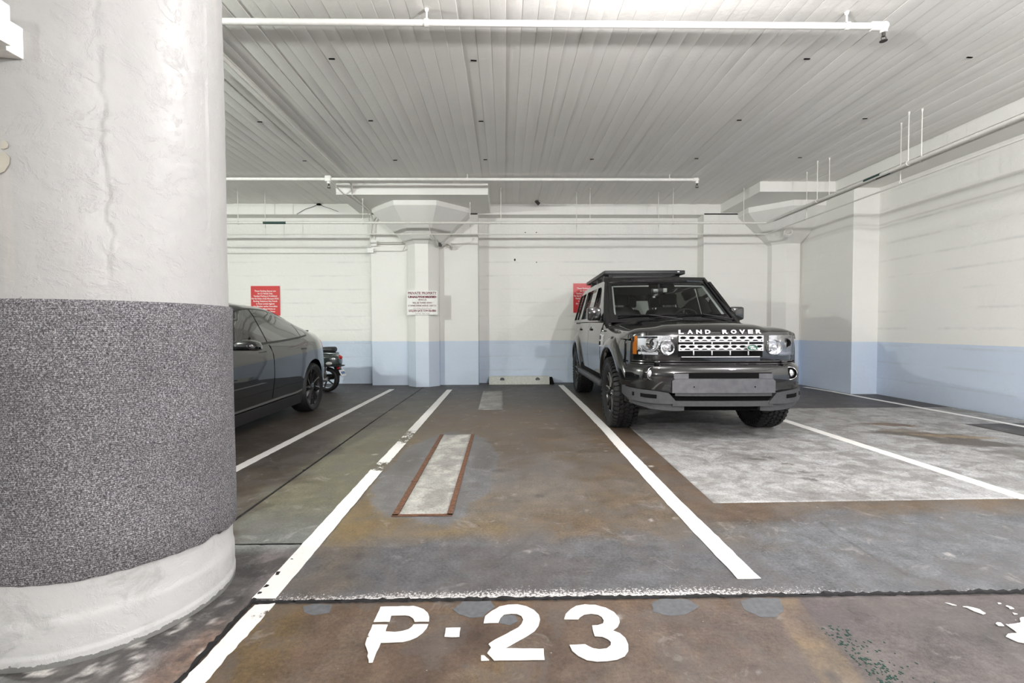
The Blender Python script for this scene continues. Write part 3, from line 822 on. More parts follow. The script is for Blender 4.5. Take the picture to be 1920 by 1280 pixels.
# pale repair slab with oil stains
def pale_color(X, Y):
    n = fbm(X * 2, Y * 5, 101); n2 = fbm(X * 7, Y * 14, 102)
    C = np.zeros(X.shape + (3,)) + L3((156, 156, 156), 1)
    C = paint(C, np.clip((n - .42) * 4, 0, 1) * .7, L3((143, 142, 141), 1)); C = paint(C, np.clip((n2 - .55) * 6, 0, 1) * .5, L3((128, 126, 122), 1))
    C = paint(C, np.clip((Y - 4.9 + (n - .5) * 1.6) / 1.2, 0, 1) * .5, L3((138, 136, 130), 1))
    for cx, cy, rx, ry, k in ((2.096, 3.98, .10, .05, .5), (2.12, 3.87, .10, .035, .8), (2.276, 3.91, .07, .03, .8), (2.344, 3.715, .035, .015, .8), (2.30, 3.73, .03, .015, .7), (2.328, 3.49, .06, .03, .8), (2.26, 3.33, .05, .03, .75), (2.40, 3.42, .03, .02, .6), (2.154, 3.5, .10, .03, .3), (2.55, 3.72, .05, .02, .4), (1.85, 4.55, .12, .06, .5), (2.05, 4.75, .2, .05, .4), (2.46, 3.62, .04, .02, .5)):
        C = paint(C, blob(X, Y, cx, cy, rx, ry, -.4, .3, int(cx * 100), .35, 14) * k, L3((72, 67, 60), 1))
    for cx, cy, rx, ry, k, c in ((4.50, 5.2, .28, .09, .9, (128, 104, 84)), (4.40, 4.68, .42, .16, .9, (92, 82, 72)), (4.55, 4.36, .36, .16, .9, (96, 88, 80)), (4.30, 4.9, .2, .10, .7, (140, 126, 106)), (4.62, 4.62, .3, .07, .8, (160, 140, 112)), (4.52, 3.98, .2, .10, .6, (120, 114, 108)), (4.8, 4.25, .15, .06, .6, (112, 108, 104)), (4.5, 3.8, .12, .12, .7, (120, 112, 98))):
        C = paint(C, blob(X, Y, cx, cy, rx, ry, -.3, .2, int(cy * 100), .45, 7) * k, L3(c, .62))
    return C
def no_aux(X, Y):
    A = np.zeros(X.shape + (4,)); A[..., 3] = 1; return A
slab('pale_repair_slab', [((1.338, 2.893), (6.29, 2.96), (6.29, 6.34), (1.46, 6.31))], .03, MPATCH, .0022, fl, pale_color, no_aux)
def dark_color(X, Y): return np.zeros(X.shape + (3,)) + L3((66, 62, 60)) * (.8 + .5 * fbm(X * 5, Y * 5, 7))[..., None]
slab('dark_patch', [((5.33, 4.55), (6.2, 4.55), (6.2, 5.24), (5.33, 5.20))], .05, MFLOOR, .004, fl, dark_color, no_aux)
# steel-edged channels set in the floor
def infill_color(X, Y): return np.zeros(X.shape + (3,)) + L3((160, 158, 153), 1) * (.72 + .5 * fbm(X * 9, Y * 5, 77))[..., None]
slab('channel_infill', [((-.643, 2.757), (-.352, 2.757), (-.360, 4.87), (-.650, 4.87))], .03, MPATCH, .002, fl, infill_color, no_aux)
slab('channel_infill', [((-.372, 6.37), (-.012, 6.37), (-.035, 8.29), (-.39, 8.29))], .04, MPATCH, .002, fl, lambda X, Y: infill_color(X, Y) * .72, no_aux)
for x0, x1 in ((-.683, -.645), (-.352, -.318)):
    flat('rusty_rail', [(x0, 2.74), (x1, 2.74), (x1 - .008, 4.87), (x0 - .006, 4.87)], MRUST, fl, .0045)
flat('rusty_rail', [(-.683, 2.728), (-.318, 2.728), (-.318, 2.757), (-.683, 2.757)], MRUST, fl, .0045)
for i, y in enumerate((3.35, 3.95, 4.3)):
    flat('rail_joint', [(-.69, y), (-.645, y), (-.645, y + .03), (-.69, y + .03)], MRUST, fl, .006)

# painted lines
def line(label, pts, w, aux, step=.12):
    L = []; Rr = []
    for (x, y) in pts: L.append((x - w / 2, y)); Rr.append((x + w / 2, y))
    poly = ragged(L + Rr[::-1], len(pts) + int(abs(pts[0][0]) * 10), .003, .05)
    o = flat('parking_line', poly, MPAINT, None, .0052, aux=aux, step=step)
    tag(o, label, 'line', 'white bay lines painted on the floor'); return o
wear1 = lambda x, y: (.34 + .20 * np.exp(-((y - 4.75) / .55) ** 2) + .22 * np.exp(-((y - 3.75) / .16) ** 2)) + .05 * np.exp(-((y - 3.2) / .5) ** 2) + .05 * np.exp(-((y - 8) / .5) ** 2)
line('white line left of the empty bay, worn through half way', [(-1.005, 1.90), (-1.01, 2.45), (-1.022, 3.66), (-1.022, 5.36), (-1.022, 8.5)], .098, wear1)
line('white line between the empty bay and the black off-road car', [(1.088, 2.0), (1.085, 2.97), (1.10, 4.0), (1.125, 5.1), (1.13, 6.5), (1.12, 9.1)], .105, lambda x, y: .335 + .06 * np.exp(-((y - 4.6) / .25) ** 2))
line('white line beside the dark saloon, left of the narrow aisle strip', [(-2.19, 2.6), (-2.165, 3.7), (-2.11, 8.6)], .09, lambda x, y: .33 + .05 * np.exp(-((y - 4.1) / .2) ** 2))
line('white line crossing the pale concrete from under the black off-road car', [(3.40, 2.9), (3.40, 3.79), (3.39, 5.37), (3.38, 7.2)], .11, .33)
line('thin white line along the foot of the right-hand wall', [(5.84, 4.6), (5.85, 5.5), (5.80, 6.5), (5.78, 7.1), (5.77, 8.0), (5.70, 8.6)], .085, .335)
o = flat('parking_line', ragged([(-1.022, 1.855), (-.94, 1.855), (-.95, 1.62), (-.955, 1.40), (-.96, .9), (-1.03, .9), (-1.028, 1.42), (-1.024, 1.68)], 3, .004), MPAINT, None, .0052, aux=lambda x, y: .35 + .12 * np.exp(-((y - 1.8) / .05) ** 2), step=.05)
tag(o, 'white line running past the round column to the picture corner', 'line', 'white bay lines painted on the floor')

LETTERS = {
'P1': [(-.503, 1.828), (-.371, 1.829), (-.35, 1.822), (-.327, 1.808), (-.306, 1.783), (-.296, 1.757), (-.293, 1.731), (-.347, 1.731), (-.357, 1.751), (-.375, 1.767), (-.392, 1.772), (-.446, 1.772), (-.444, 1.734), (-.504, 1.733)],
'P2': [(-.503, 1.716), (-.447, 1.714), (-.445, 1.674), (-.408, 1.672), (-.381, 1.675), (-.362, 1.687), (-.352, 1.701), (-.348, 1.714), (-.293, 1.714), (-.296, 1.69), (-.305, 1.665), (-.322, 1.642), (-.343, 1.627), (-.368, 1.618), (-.446, 1.616), (-.447, 1.52), (-.46, 1.518), (-.465, 1.532), (-.474, 1.548), (-.475, 1.564), (-.488, 1.585), (-.501, 1.607), (-.503, 1.641)],
'H': [(-.223, 1.691), (-.17, 1.691), (-.169, 1.64), (-.222, 1.642)],
'2': [(-.083, 1.717), (-.08, 1.758), (-.054, 1.79), (-.024, 1.817), (.011, 1.831), (.049, 1.832), (.084, 1.818), (.113, 1.792), (.13, 1.761), (.132, 1.732), (.125, 1.696), (.108, 1.667), (.082, 1.642), (-.005, 1.576), (.132, 1.572), (.13, 1.518), (-.04, 1.52), (-.063, 1.554), (-.052, 1.581), (-.06, 1.6), (-.052, 1.61), (.019, 1.664), (.048, 1.688), (.062, 1.708), (.068, 1.733), (.062, 1.757), (.044, 1.771), (.021, 1.773), (-.007, 1.766), (-.02, 1.748), (-.029, 1.717)],
'2b': [(-.084, 1.544), (-.074, 1.542), (-.057, 1.52), (-.083, 1.519)],
'3': [(.226, 1.734), (.236, 1.764), (.258, 1.794), (.285, 1.816), (.321, 1.824), (.363, 1.82), (.401, 1.802), (.428, 1.771), (.438, 1.736), (.434, 1.71), (.422, 1.685), (.397, 1.663), (.42, 1.646), (.432, 1.62), (.434, 1.586), (.426, 1.556), (.406, 1.531), (.375, 1.514), (.341, 1.508), (.306, 1.507), (.273, 1.516), (.247, 1.535), (.23, 1.56), (.225, 1.589), (.28, 1.59), (.288, 1.581), (.304, 1.569), (.327, 1.564), (.352, 1.568), (.37, 1.583), (.375, 1.601), (.367, 1.617), (.35, 1.631), (.323, 1.635), (.325, 1.693), (.347, 1.694), (.369, 1.704), (.377, 1.721), (.374, 1.743), (.361, 1.759), (.335, 1.765), (.307, 1.761), (.289, 1.744), (.28, 1.731)]}
sn = empty('stall_number', (0, 0, 0)); tag(sn, 'white stencilled bay number P-23 painted on the brown front slab', 'lettering')
for k, nm in (('P1', 'letter'), ('P2', 'letter'), ('H', 'dash'), ('2', 'digit'), ('2b', 'digit'), ('3', 'digit')):
    pw = (lambda x, y: .34 + .14 * np.clip((-.47 - x) / .03, 0, 1) * np.clip((1.70 - y) / .05, 0, 1)) if k[0] == 'P' else (lambda x, y: np.full(np.shape(x), .335))
    flat(nm, ragged(LETTERS[k], 5, .0015, .02), MPAINT, sn, .0052, aux=pw, step=.02)
pr = empty('paint_remnant', (0, 0, 0)); tag(pr, 'flaked white remains of a painted number at the right edge of the floor', 'marking')
for i, p in enumerate(([(1.831, 1.779), (1.848, 1.778), (1.866, 1.769), (1.876, 1.757), (1.877, 1.733), (1.863, 1.728), (1.856, 1.737), (1.845, 1.749), (1.839, 1.77)],
    [(1.785, 1.805), (1.80, 1.80), (1.812, 1.785), (1.80, 1.788)], [(1.994, 1.8), (2.005, 1.803), (2.003, 1.792), (1.992, 1.791)],
    [(2.001, 1.781), (2.013, 1.782), (2.022, 1.772), (2.023, 1.76), (2.006, 1.753), (2.001, 1.76), (2.007, 1.769)],
    [(1.985, 1.735), (1.993, 1.725), (1.981, 1.724)], [(1.849, 1.673), (1.863, 1.678), (1.871, 1.675), (1.867, 1.659), (1.844, 1.657)],
    [(1.88, 1.664), (1.917, 1.666), (1.956, 1.679), (1.974, 1.699), (2.0, 1.708), (2.06, 1.69), (2.07, 1.6), (1.95, 1.55), (1.848, 1.562), (1.821, 1.57), (1.813, 1.582), (1.809, 1.599), (1.829, 1.611), (1.848, 1.613), (1.87, 1.618), (1.877, 1.633)])):
    flat('paint_flake', ragged(p, i, .003, .012), MPAINT, pr, .0052, aux=.33)
# green paint specks near the front edge
MGSP = simple('green_paint_speck', lin((40, 70, 62)), .6)
m = M_(); rs = np.random.default_rng(9)
for _ in range(170):
    t = rs.random(); x = 1.17 + .09 * rs.random() + (.12 * rs.random() if rs.random() < .25 else 0); y = 1.38 + .3 * rs.random() ** 1.6
    r = rs.uniform(.0015, .0055) * rs.uniform(.5, 1); a_ = rs.uniform(0, 3.14); m.cyl((x, y, -.001), (x + .001, y, .0016), r, r, 6); m.cyl((x + r * 1.5 * math.cos(a_), y + r * 1.5 * math.sin(a_), -.001), (x + r * 1.5 * math.cos(a_), y + r * 1.5 * math.sin(a_), .0015), r * .7, r * .7, 5)
o = m.build('paint_specks', MGSP, fl, smooth=False); tag(o, 'green paint specks', kind='stuff')

# ------------------------------------------------------------------ wheel stop, signs
ws = empty('wheel_stop', (.31, 9.36, 0)); tag(ws, 'speckled concrete wheel stop at the end of the empty bay', 'wheel stop')
m = M_(); pro = [(-.085, 0), (.085, 0), (.06, .16), (-.06, .16)]
m.prism(pro, lambda a, b: (-.625, a, b), lambda a, b: (.60, a, b)); o = m.build('block', MSTOP, ws, smooth=False)
for x in (-.36, .36):
    m = M_(); m.lathe([(-.003, 0), (-.003, .045), (.004, .047), (.004, 0)], 16, Matrix.Translation((x, -.071, .095)) @ Matrix.Rotation(.16, 4, 'X'), axis='Y'); m.build('bolt_patch', MCEM, ws)
M_().prism([(-.09, 0), (.085, 0), (.06, .13), (-.06, .15)], lambda a, b: (.60, a, b), lambda a, b: (.70 - b * .3, a, b)).build('dark_end', MDARK, ws, smooth=False)  # matt black wedge at the right end of the stop

def sign(name, label, cx, y, z0, z1, w, mat, lines, cmat, group=None):
    o = empty(name, (cx, y, 0)); tag(o, label, 'sign', group)
    M_().box((-w / 2, 0, z0), (w / 2, .008, z1), .002).build('plate', mat, o, smooth=False)
    for txt, z, size, wd, bold, *dx in lines:
        t = text_obj('lettering', txt, size, cmat, o, (dx[0] if dx else 0, -.0012, z), width=wd, bold=bold, extrude=.0008)
    return o
RT = ['These Parking Spaces are', 'for (1) Vehicle Only.', 'Tandem Parking is Prohibited', 'Per the Rules of the Marquee HOA.', 'Parking Violations May Result', 'in Fines Levied Against', 'the Member and/or Immediate', 'Towing without Notice at', 'the Expense of the Owner']
RWD = [.44, .31, .48, .56, .49, .38, .49, .40, .40]
for lab, cx in (('red notice with white lettering on the wall behind the dark saloon', -4.923), ('red notice with white lettering half hidden behind the black off-road car', 1.731)):
    z1 = 2.028 if cx < 0 else 2.068
    sign('parking_notice', lab, cx, YB - .02, z1 - .61, z1, .59, MSIGN, [(t, z1 - .105 - i * .0525, .045, w, .001) for i, (t, w) in enumerate(zip(RT, RWD))], MSIGNT, 'red parking notices')
tw = sign('towing_sign', 'white private property sign with dark red lettering on the eight-sided column', -1.588, 8.92, 1.404, 1.87, .592, MSIGNW,
     [('PRIVATE', 1.822, .062, .245, .002, -.1525), ('PROPERTY', 1.822, .062, .28, .002, .135), ('UNAUTHORIZED', 1.748, .047, .55, .004), ('VEHICLES', 1.693, .045, .17, .001), ('WILL BE TOWED AWAY', 1.634, .05, .38, .001), ('AT OWNERS EXPENSE UNDER SEC. 22658 C.V.C.', 1.58, .042, .55, .001), ('FOR TOWED VEHICLES PHONE', 1.53, .022, .35, 0), ('GOLDEN GATE TOW 826-8866', 1.482, .058, .53, .002), ('S.F.P.D. 553-1235', 1.428, .024, .28, 0)], MSIGNR)
M_().box((-.28, -.002, 1.787), (.28, .001, 1.791)).build('underline', MSIGNR, tw, smooth=False)
for z in (1.45, 1.83): M_().box((-.1, .006, z - .01), (.1, .03, z + .01)).build('bracket', MGREYP, tw, smooth=False)
# sleeve block behind the sign so that it stands on the column face
# ------------------------------------------------------------------ pipes
def sprinkler(parent, x, y, z):
    m = M_(); m.cyl((x, y, z), (x, y, z - .03), .012, .012, 10); m.build('sprinkler_head', MBRASS, parent)
    h = parent.children[-1] if False else None
    m = M_(); m.tube([(x - .016, y, z - .03), (x - .02, y, z - .045), (x - .008, y, z - .062)], .003, 6); m.tube([(x + .016, y, z - .03), (x + .02, y, z - .045), (x + .008, y, z - .062)], .003, 6)
    m.lathe([(-.062, 0), (-.062, .027), (-.066, .027), (-.066, 0)], 16, Matrix.Translation((x, y, z)), axis='Z'); m.build('deflector', MBRASS, parent)
def hanger(parent, x, y, z, r):
    m = M_(); m.cyl((x, y, HC + .005), (x, y, z + r), .005, .005, 8); m.tube([(x, y + (r + .004) * math.cos(a), z + (r + .004) * math.sin(a)) for a in np.linspace(0, 2 * math.pi, 16, endpoint=False)], .005, 6, closed=True)
    m.cyl((x, y, HC + .003), (x, y, HC - .02), .016, .010, 12); m.build('hanger', MPIPE, parent)
p1 = empty('sprinkler_pipe', (0, 3.67, 3.52)); tag(p1, 'thick white sprinkler pipe hung across the front of the ceiling', 'pipe', 'sprinkler pipes under the ceiling')
M_().cyl((-9, 0, 0), (2.955, 0, .0), .024, .024, 20).build('pipe_run', MPIPE, p1)
m = M_(); m.cyl((2.93, 0, 0), (3.03, 0, 0), .034, .034, 16); m.ball((3.03, 0, 0), .036, 16); m.cyl((3.03, 0, 0), (3.03, 0, -.05), .032, .024, 16); m.build('elbow', MPIPE, p1)
sprinkler(p1, 3.03, 0, -.05)
for x in (-.6, 2.73):
    m = M_(); m.cyl((x, 0, .10), (x, 0, .0), .007, .007, 8); m.lathe([(-.018, .0275), (-.018, .0305), (.018, .0305), (.018, .0275)], 20, Matrix.Translation((x, 0, 0))); m.cyl((x, 0, .112), (x, 0, .085), .018, .012, 12); m.build('hanger', MPIPE, p1)
p2 = empty('sprinkler_pipe', (0, 7.50, 3.545)); tag(p2, 'slimmer white sprinkler pipe crossing in front of the flared column head', 'pipe', 'sprinkler pipes under the ceiling')
M_().cyl((-9, 0, 0), (3.12, 0, 0), .024, .024, 16).build('pipe_run', MPIPE, p2)
m = M_(); m.cyl((3.09, 0, 0), (3.15, 0, 0), .034, .034, 14); m.ball((3.15, 0, 0), .036, 14); m.cyl((3.15, 0, 0), (3.15, 0, -.06), .03, .024, 14); m.build('elbow', MPIPE, p2)
sprinkler(p2, 3.15, 0, -.06)
m = M_(); m.box((-2.875, -.045, -.045), (-2.775, .04, .05), .015); m.cyl((-2.82, 0, -.03), (-2.82, 0, -.075), .035, .024, 14); m.build('tee_fitting', MPIPE, p2)
sprinkler(p2, -2.82, -.0, -.075)
for x in (-4.6, -.59, 2.7):
    m = M_(); m.cyl((x, 0, .085), (x, 0, 0), .006, .006, 8); m.lathe([(-.015, .0265), (-.015, .029), (.015, .029), (.015, .0265)], 16, Matrix.Translation((x, 0, 0))); m.build('hanger', MPIPE, p2)

def conduit(label, pts, r, name='conduit', rods=(), mat=MCOND, group='white pipes and conduits along the walls', tape=None):
    o = empty(name, pts[0]); tag(o, label, 'pipe', group); b = Vector(pts[0])
    P = []
    for i, p in enumerate(pts):
        p = Vector(p)
        if 0 < i < len(pts) - 1:
            a, c = Vector(pts[i - 1]), Vector(pts[i + 1]); d1 = (a - p).normalized(); d2 = (c - p).normalized(); rr = min(.09, (a - p).length * .4, (c - p).length * .4)
            for t in np.linspace(0, 1, 6): P.append((p + d1 * rr) * (1 - t) ** 2 + p * 2 * t * (1 - t) + (p + d2 * rr) * t * t)
        else: P.append(p)
    M_().tube([p - b for p in P], r, 12).build('pipe_run', mat, o)
    for rd in rods:
        x, y, z = rd[:3]; zt = rd[3] if len(rd) > 3 else HC + .003; m = M_(); q = Vector((x, y, z)) - b; ax = abs(x - 4.8) > .2
        m.cyl(q + Vector((0, 0, r)), q + Vector((0, 0, zt - z)), .0055, .0055, 8)
        m.tube([q + Vector((0 if ax else (r + .004) * math.cos(a), (r + .004) * math.cos(a) if ax else 0, (r + .004) * math.sin(a))) for a in np.linspace(0, 2 * math.pi, 14, endpoint=False)], .005, 6, closed=True)
        m.cyl(q + Vector((0, 0, zt - z)), q + Vector((0, 0, zt - .038 - z)), .012, .008, 10); m.build('hanger_rod', mat, o)
    if tape:
        for a, c in tape: M_().cyl(Vector(a) - b, Vector(c) - b, r + .0015, r + .0015, 12).build('tape_band', MTAPE, o)
    return o
conduit('main white pipe hung along the back wall and round the corner to the right', [(-8.9, 8.22, 3.012), (4.72, 8.22, 3.012), (4.72, 7.6, 3.03), (4.72, -6.8, 3.07)], .021, rods=[(-4.69, 8.22, 3.012), (-2.50, 8.22, 3.012, 3.445), (-.056, 8.22, 3.012), (1.535, 8.22, 3.012), (3.026, 8.22, 3.012), (4.3, 8.22, 3.012), (4.72, 6.893, 3.035), (4.72, 5.333, 3.04)], tape=[((-4.25, 8.22, 3.012), (-3.85, 8.22, 3.012)), ((4.72, 5.72, 3.040), (4.72, 5.98, 3.039))])
conduit('thin white pipe hung below the main one, along the back and right-hand walls', [(-8.9, 8.46, 2.862), (4.87, 8.46, 2.862), (4.87, 8.0, 2.875), (4.87, -6.8, 2.935)], .0105, rods=[(-4.338, 8.46, 2.862), (-.62, 8.46, 2.862, 3.445), (1.332, 8.46, 2.862), (2.844, 8.46, 2.862), (4.87, 7.36, 2.885), (4.87, 5.607, 2.905)])
conduit('second white pipe hung close beside the main one on the right', [(4.80, 8.12, 3.028), (4.80, 7.0, 3.033), (4.80, -6.8, 3.055)], .014, rods=[(4.80, 6.75, 3.034), (4.80, 5.25, 3.038)], tape=[((4.80, 5.66, 3.0375), (4.80, 5.88, 3.037))])
conduit('white conduit running along the ceiling towards the flared column head', [(-2.575, -6, 3.607), (-2.575, 7.62, 3.607), (-2.56, 7.80, 3.57), (-2.60, 7.96, 3.50), (-2.62, 8.02, 3.425), (-2.60, 8.55, 3.425), (-2.585, 8.95, 3.40), (-2.585, 9.2, 3.25), (-2.585, 9.235, 2.90)], .013)
conduit('white conduit bending from the pipe fitting under the ceiling slab', [(-2.80, 7.52, 3.52), (-2.74, 7.93, 3.44), (-2.70, 8.1, 3.42), (-2.62, 8.9, 3.41), (-2.66, 9.15, 3.30), (-2.66, 9.24, 3.1), (-2.665, 9.24, 2.76)], .012)
def jbox(label, x, z, w, h):
    o = empty('junction_box', (x, 9.235, z)); tag(o, label, 'box', 'junction boxes left of the eight-sided column')
    M_().box((-w / 2, -.045, -h / 2), (w / 2, .035, h / 2), .004).build('back_box', MSTICK, o, smooth=False)
    M_().box((-w / 2 - .004, -.052, -h / 2 - .004), (w / 2 + .004, -.046, h / 2 + .004), .002).build('cover_plate', MSTICK, o, smooth=False); return o
jbox('small white junction box on the pilaster, upper of two', -2.585, 2.84, .105, .11)
jbox('small white junction box on the pilaster edge, lower of two', -2.655, 2.695, .11, .085)
for k, (z, x0, lab) in enumerate(((2.865, -2.53, 'thin conduit from the upper junction box to the column, highest of three'), (2.825, -2.53, 'thin conduit from the upper junction box to the column, second of three'), (2.69, -2.60, 'thin conduit from the lower junction box to the column'))):
    conduit(lab, [(x0, 9.235, z), (-2.02, 9.235, z), (-1.97, 9.16, z + .06), (-1.93, 9.10, z + .13)], .009)
conduit('long thin conduit on the wall ending at the lower junction box', [(-8.5, 9.545, 2.70), (-2.72, 9.545, 2.70)], .012)
conduit('short vertical conduit dropping from the pipe right of the column head', [(-1.33, 8.225, 3.0), (-1.33, 8.3, 2.90), (-1.30, 8.78, 2.84), (-1.28, 8.86, 2.76)], .011)
conduit('second short conduit dropping from the pipe right of the column head', [(-1.36, 8.46, 2.86), (-1.35, 8.62, 2.80), (-1.27, 8.85, 2.74)], .008)
tg = empty('conduit_bundle', (-1.24, 9.0, 2.78)); tag(tg, 'tangle of small conduit fittings beside the flared column head', 'pipe')
for k in range(5):
    a = .6 * k; M_().tube([(-.06 + .03 * k, -.1, .08 - .03 * k), (.0 + .03 * k, -.02, .0 + .02 * math.sin(a)), (.14 + .02 * k, .12, .03 * math.cos(a)), (.20, .22, .05 - .03 * k)], .009, 8).build('bent_conduit', MCOND, tg)
M_().box((-.03, -.08, -.05), (.03, .0, .02), .006).build('fitting', MBRASS, tg)
M_().box((.10, .08, -.02), (.19, .16, .03), .006).build('fitting', MCOND, tg)
# round cover on the corner column head and loose wires at the top of the back wall
rc = empty('pipe_flange', (5.42, 8.72, 2.93)); tag(rc, 'round white collar on the flared head in the corner', 'fitting')
M_().lathe([(0, .055), (-.05, .06), (-.055, .075), (-.045, .08), (.02, .08)], 24, Euler((.0, .45, 1.1)).to_matrix().to_4x4()).build('collar', MPIPE, rc)
lw = empty('loose_wire', (-3.7, 9.25, 3.58)); tag(lw, 'thin dark loose wires hanging from the ceiling edge on the left', 'wire')
M_().tube([(0, 0, .03), (-.12, 0, -.02), (-.25, .0, -.06), (-.42, 0, -.16)], .004, 6).build('strand', MDARK, lw)
M_().tube([(0.02, 0, .03), (.12, 0, -.01), (.25, 0, -.05), (.40, 0, -.11)], .004, 6).build('strand', MDARK, lw)
M_().ball((.02, -.01, .03), .03, 8, (1.6, .8, .7)).build('stub', MDARK, lw)
cw = empty('pipe_stub', (.62, 9.05, 3.61)); tag(cw, 'dirty dark pipe stub poking from the ceiling above the back wall', 'pipe')
M_().cyl((0, 0, .02), (.07, 0, -.045), .028, .033, 12).build('stub', MBRASS, cw)
M_().tube([(.05, .0, -.02), (.3, .05, -.03), (.62, .12, -.02)], .006, 6).build('tail', MCOND, cw)

# ghost of a removed sign on the bay wall: caulk outline and plugged holes
gh = empty('wall_outline', (.66, YB - .001, 2.8)); tag(gh, 'faint caulked outline of a removed sign on the white bay wall', 'outline')
def frame(x0, z0, x1, z1, nm): M_().tube([(x0, 0, z0), (x1, 0, z0), (x1, 0, z1), (x0, 0, z1)], .0035, 6, closed=True).build(nm, MPIPE, gh)
frame(-.44, -.27, .45, .30, 'outer_bead'); frame(-.35, -.10, .28, .26, 'inner_bead')
for x, z in ((-.22, .325), (.01, .325), (.01, -.29)): M_().cyl((x, -.003, z), (x, .004, z), .011, .011, 10).build('plug_hole', MDARK, gh)
M_().ball((-.44, -.004, -.24), .018, 8, (1, .4, 1.5)).build('plug_hole', MBRASS, gh)
# ------------------------------------------------------------------ wheels shared by the cars
def tyre_profile(R, w, rr):
    h = w / 2
    return [(-h * .80, rr - .012), (-h * .86, rr + .004), (-h * 1.0, rr + (R - rr) * .38), (-h * .985, rr + (R - rr) * .7), (-h * .86, R - .018), (-h * .72, R - .005), (0, R), (h * .72, R - .005), (h * .86, R - .018), (h * .985, rr + (R - rr) * .7), (h, rr + (R - rr) * .38), (h * .86, rr + .004), (h * .80, rr - .012)]

def rim_object(parent, rr, w, kind):
    """Rim with its face towards -x."""
    h = w / 2; m = M_()
    m.lathe([(-h * .80, rr + .004), (-h * .83, rr - .004), (-h * .78, rr - .014), (-h * .62, rr - .026), (h * .6, rr - .034), (h * .8, rr)], 56)
    m.lathe([(-.0, rr - .03), (.0, .05)], 40)
    if kind == 'offroad':
        for k in range(6):
            a0 = k * math.pi / 3
            for da in (-.17, .17):
                a = a0 + da
                p0 = (-h * .62, .055 * math.cos(a0 + da * 1.6), .055 * math.sin(a0 + da * 1.6)); p1 = (-h * .70, (rr - .012) * math.cos(a), (rr - .012) * math.sin(a))
                m.tube([p0, (-h * .60, rr * .55 * math.cos(a0 + da * 1.2), rr * .55 * math.sin(a0 + da * 1.2)), p1], [.020, .017, .017], 6)
        m.lathe([(-h * .66, 0), (-h * .66, .045), (-h * .60, .075), (-h * .2, .08)], 24)
    else:
        for k in range(10):
            a0 = k * math.pi / 5
            P0 = []
            for r, tw, wd, x in ((.045, 0, .013, -.70), (rr * .4, .10, .016, -.64), (rr * .75, .19, .026, -.72), (rr - .012, .25, .036, -.80)):
                a = a0 + tw; t = Vector((0, -math.sin(a), math.cos(a))); c = Vector((h * x, r * math.cos(a), r * math.sin(a)))
                P0.append([c - t * wd, c - t * wd * .4 + Vector((-.006, 0, 0)), c + t * wd + Vector((.018, 0, 0)), c + t * wd + Vector((.03, 0, 0)), c - t * wd + Vector((.02, 0, 0)), c - t * wd])
            m.grid(P0)
        m.lathe([(-h * .78, 0), (-h * .78, .030), (-h * .72, .055), (-h * .3, .07)], 24)
    return m.build('rim', MRIM if kind == 'offroad' else MRIMG, parent, ang=30)

def wheel(parent, x, y, R, w, rr, kind, outer):
    """One wheel: the tyre, with rim, lug nuts, brake disc and tread as sub-parts. outer = -1 or 1 in x."""
    m = M_(); m.lathe(tyre_profile(R - (.012 if kind == 'offroad' else 0), w, rr), 64); tyre = m.build('wheel', MRUB, parent, ang=50)
    tyre.location = (x, y, R); tyre.rotation_euler = (0, 0, 0 if outer < 0 else math.pi)
    rim_object(tyre, rr, w, kind)
    m = M_(); m.lathe([(.02, 0), (.02, rr * .72), (.045, rr * .72), (.045, 0)], 32); m.build('brake_disc', MSTEEL, tyre)
    m = M_(); n = 6 if kind == 'offroad' else 5; xx = -w / 2 * (.66 if kind == 'offroad' else .74)
    for k in range(n):
        a = k * 2 * math.pi / n; m.cyl((xx - .008, .030 * math.cos(a), .030 * math.sin(a)), (xx + .03, .030 * math.cos(a), .030 * math.sin(a)), .0075, .0085, 8)
    m.build('lug_nuts', MCHROME if kind == 'offroad' else MRIM, tyre)
    if kind == 'offroad':
        m = M_(); nB = 46
        for k in range(nB):
            a = 2 * math.pi * k / nB
            for row, (cx, bw_, bl, off, tilt) in enumerate(((-.40, .050, .034, 0, 0), (-.20, .042, .040, .5, .5), (0, .036, .036, .1, -.5), (.20, .042, .040, .6, .5), (.40, .050, .034, .3, 0))):
                aa = a + off * 2 * math.pi / nB
                rm = Matrix.Rotation(aa, 4, 'X') @ Matrix.Translation((cx * w, 0, R - .011 - (.003 if abs(cx) > .3 else 0))) @ Matrix.Rotation(tilt + random.uniform(-.12, .12), 4, 'Z') @ Matrix.Rotation((.32 if cx > .3 else -.32 if cx < -.3 else 0), 4, 'Y')
                m.box((-bw_ / 2, -bl / 2, -.012), (bw_ / 2, bl / 2, .011), 0, rm)
            for sx in (-1, 1):
                rm = Matrix.Rotation(a, 4, 'X') @ Matrix.Translation((sx * w * .492, 0, R - .045)) 
                m.box((-.006, -.013, -.018), (.006, .013, .022), 0, rm)
        o = m.build('tread_blocks', MRUB, tyre, smooth=False, weld=False); o['kind'] = 'stuff'
    return tyre

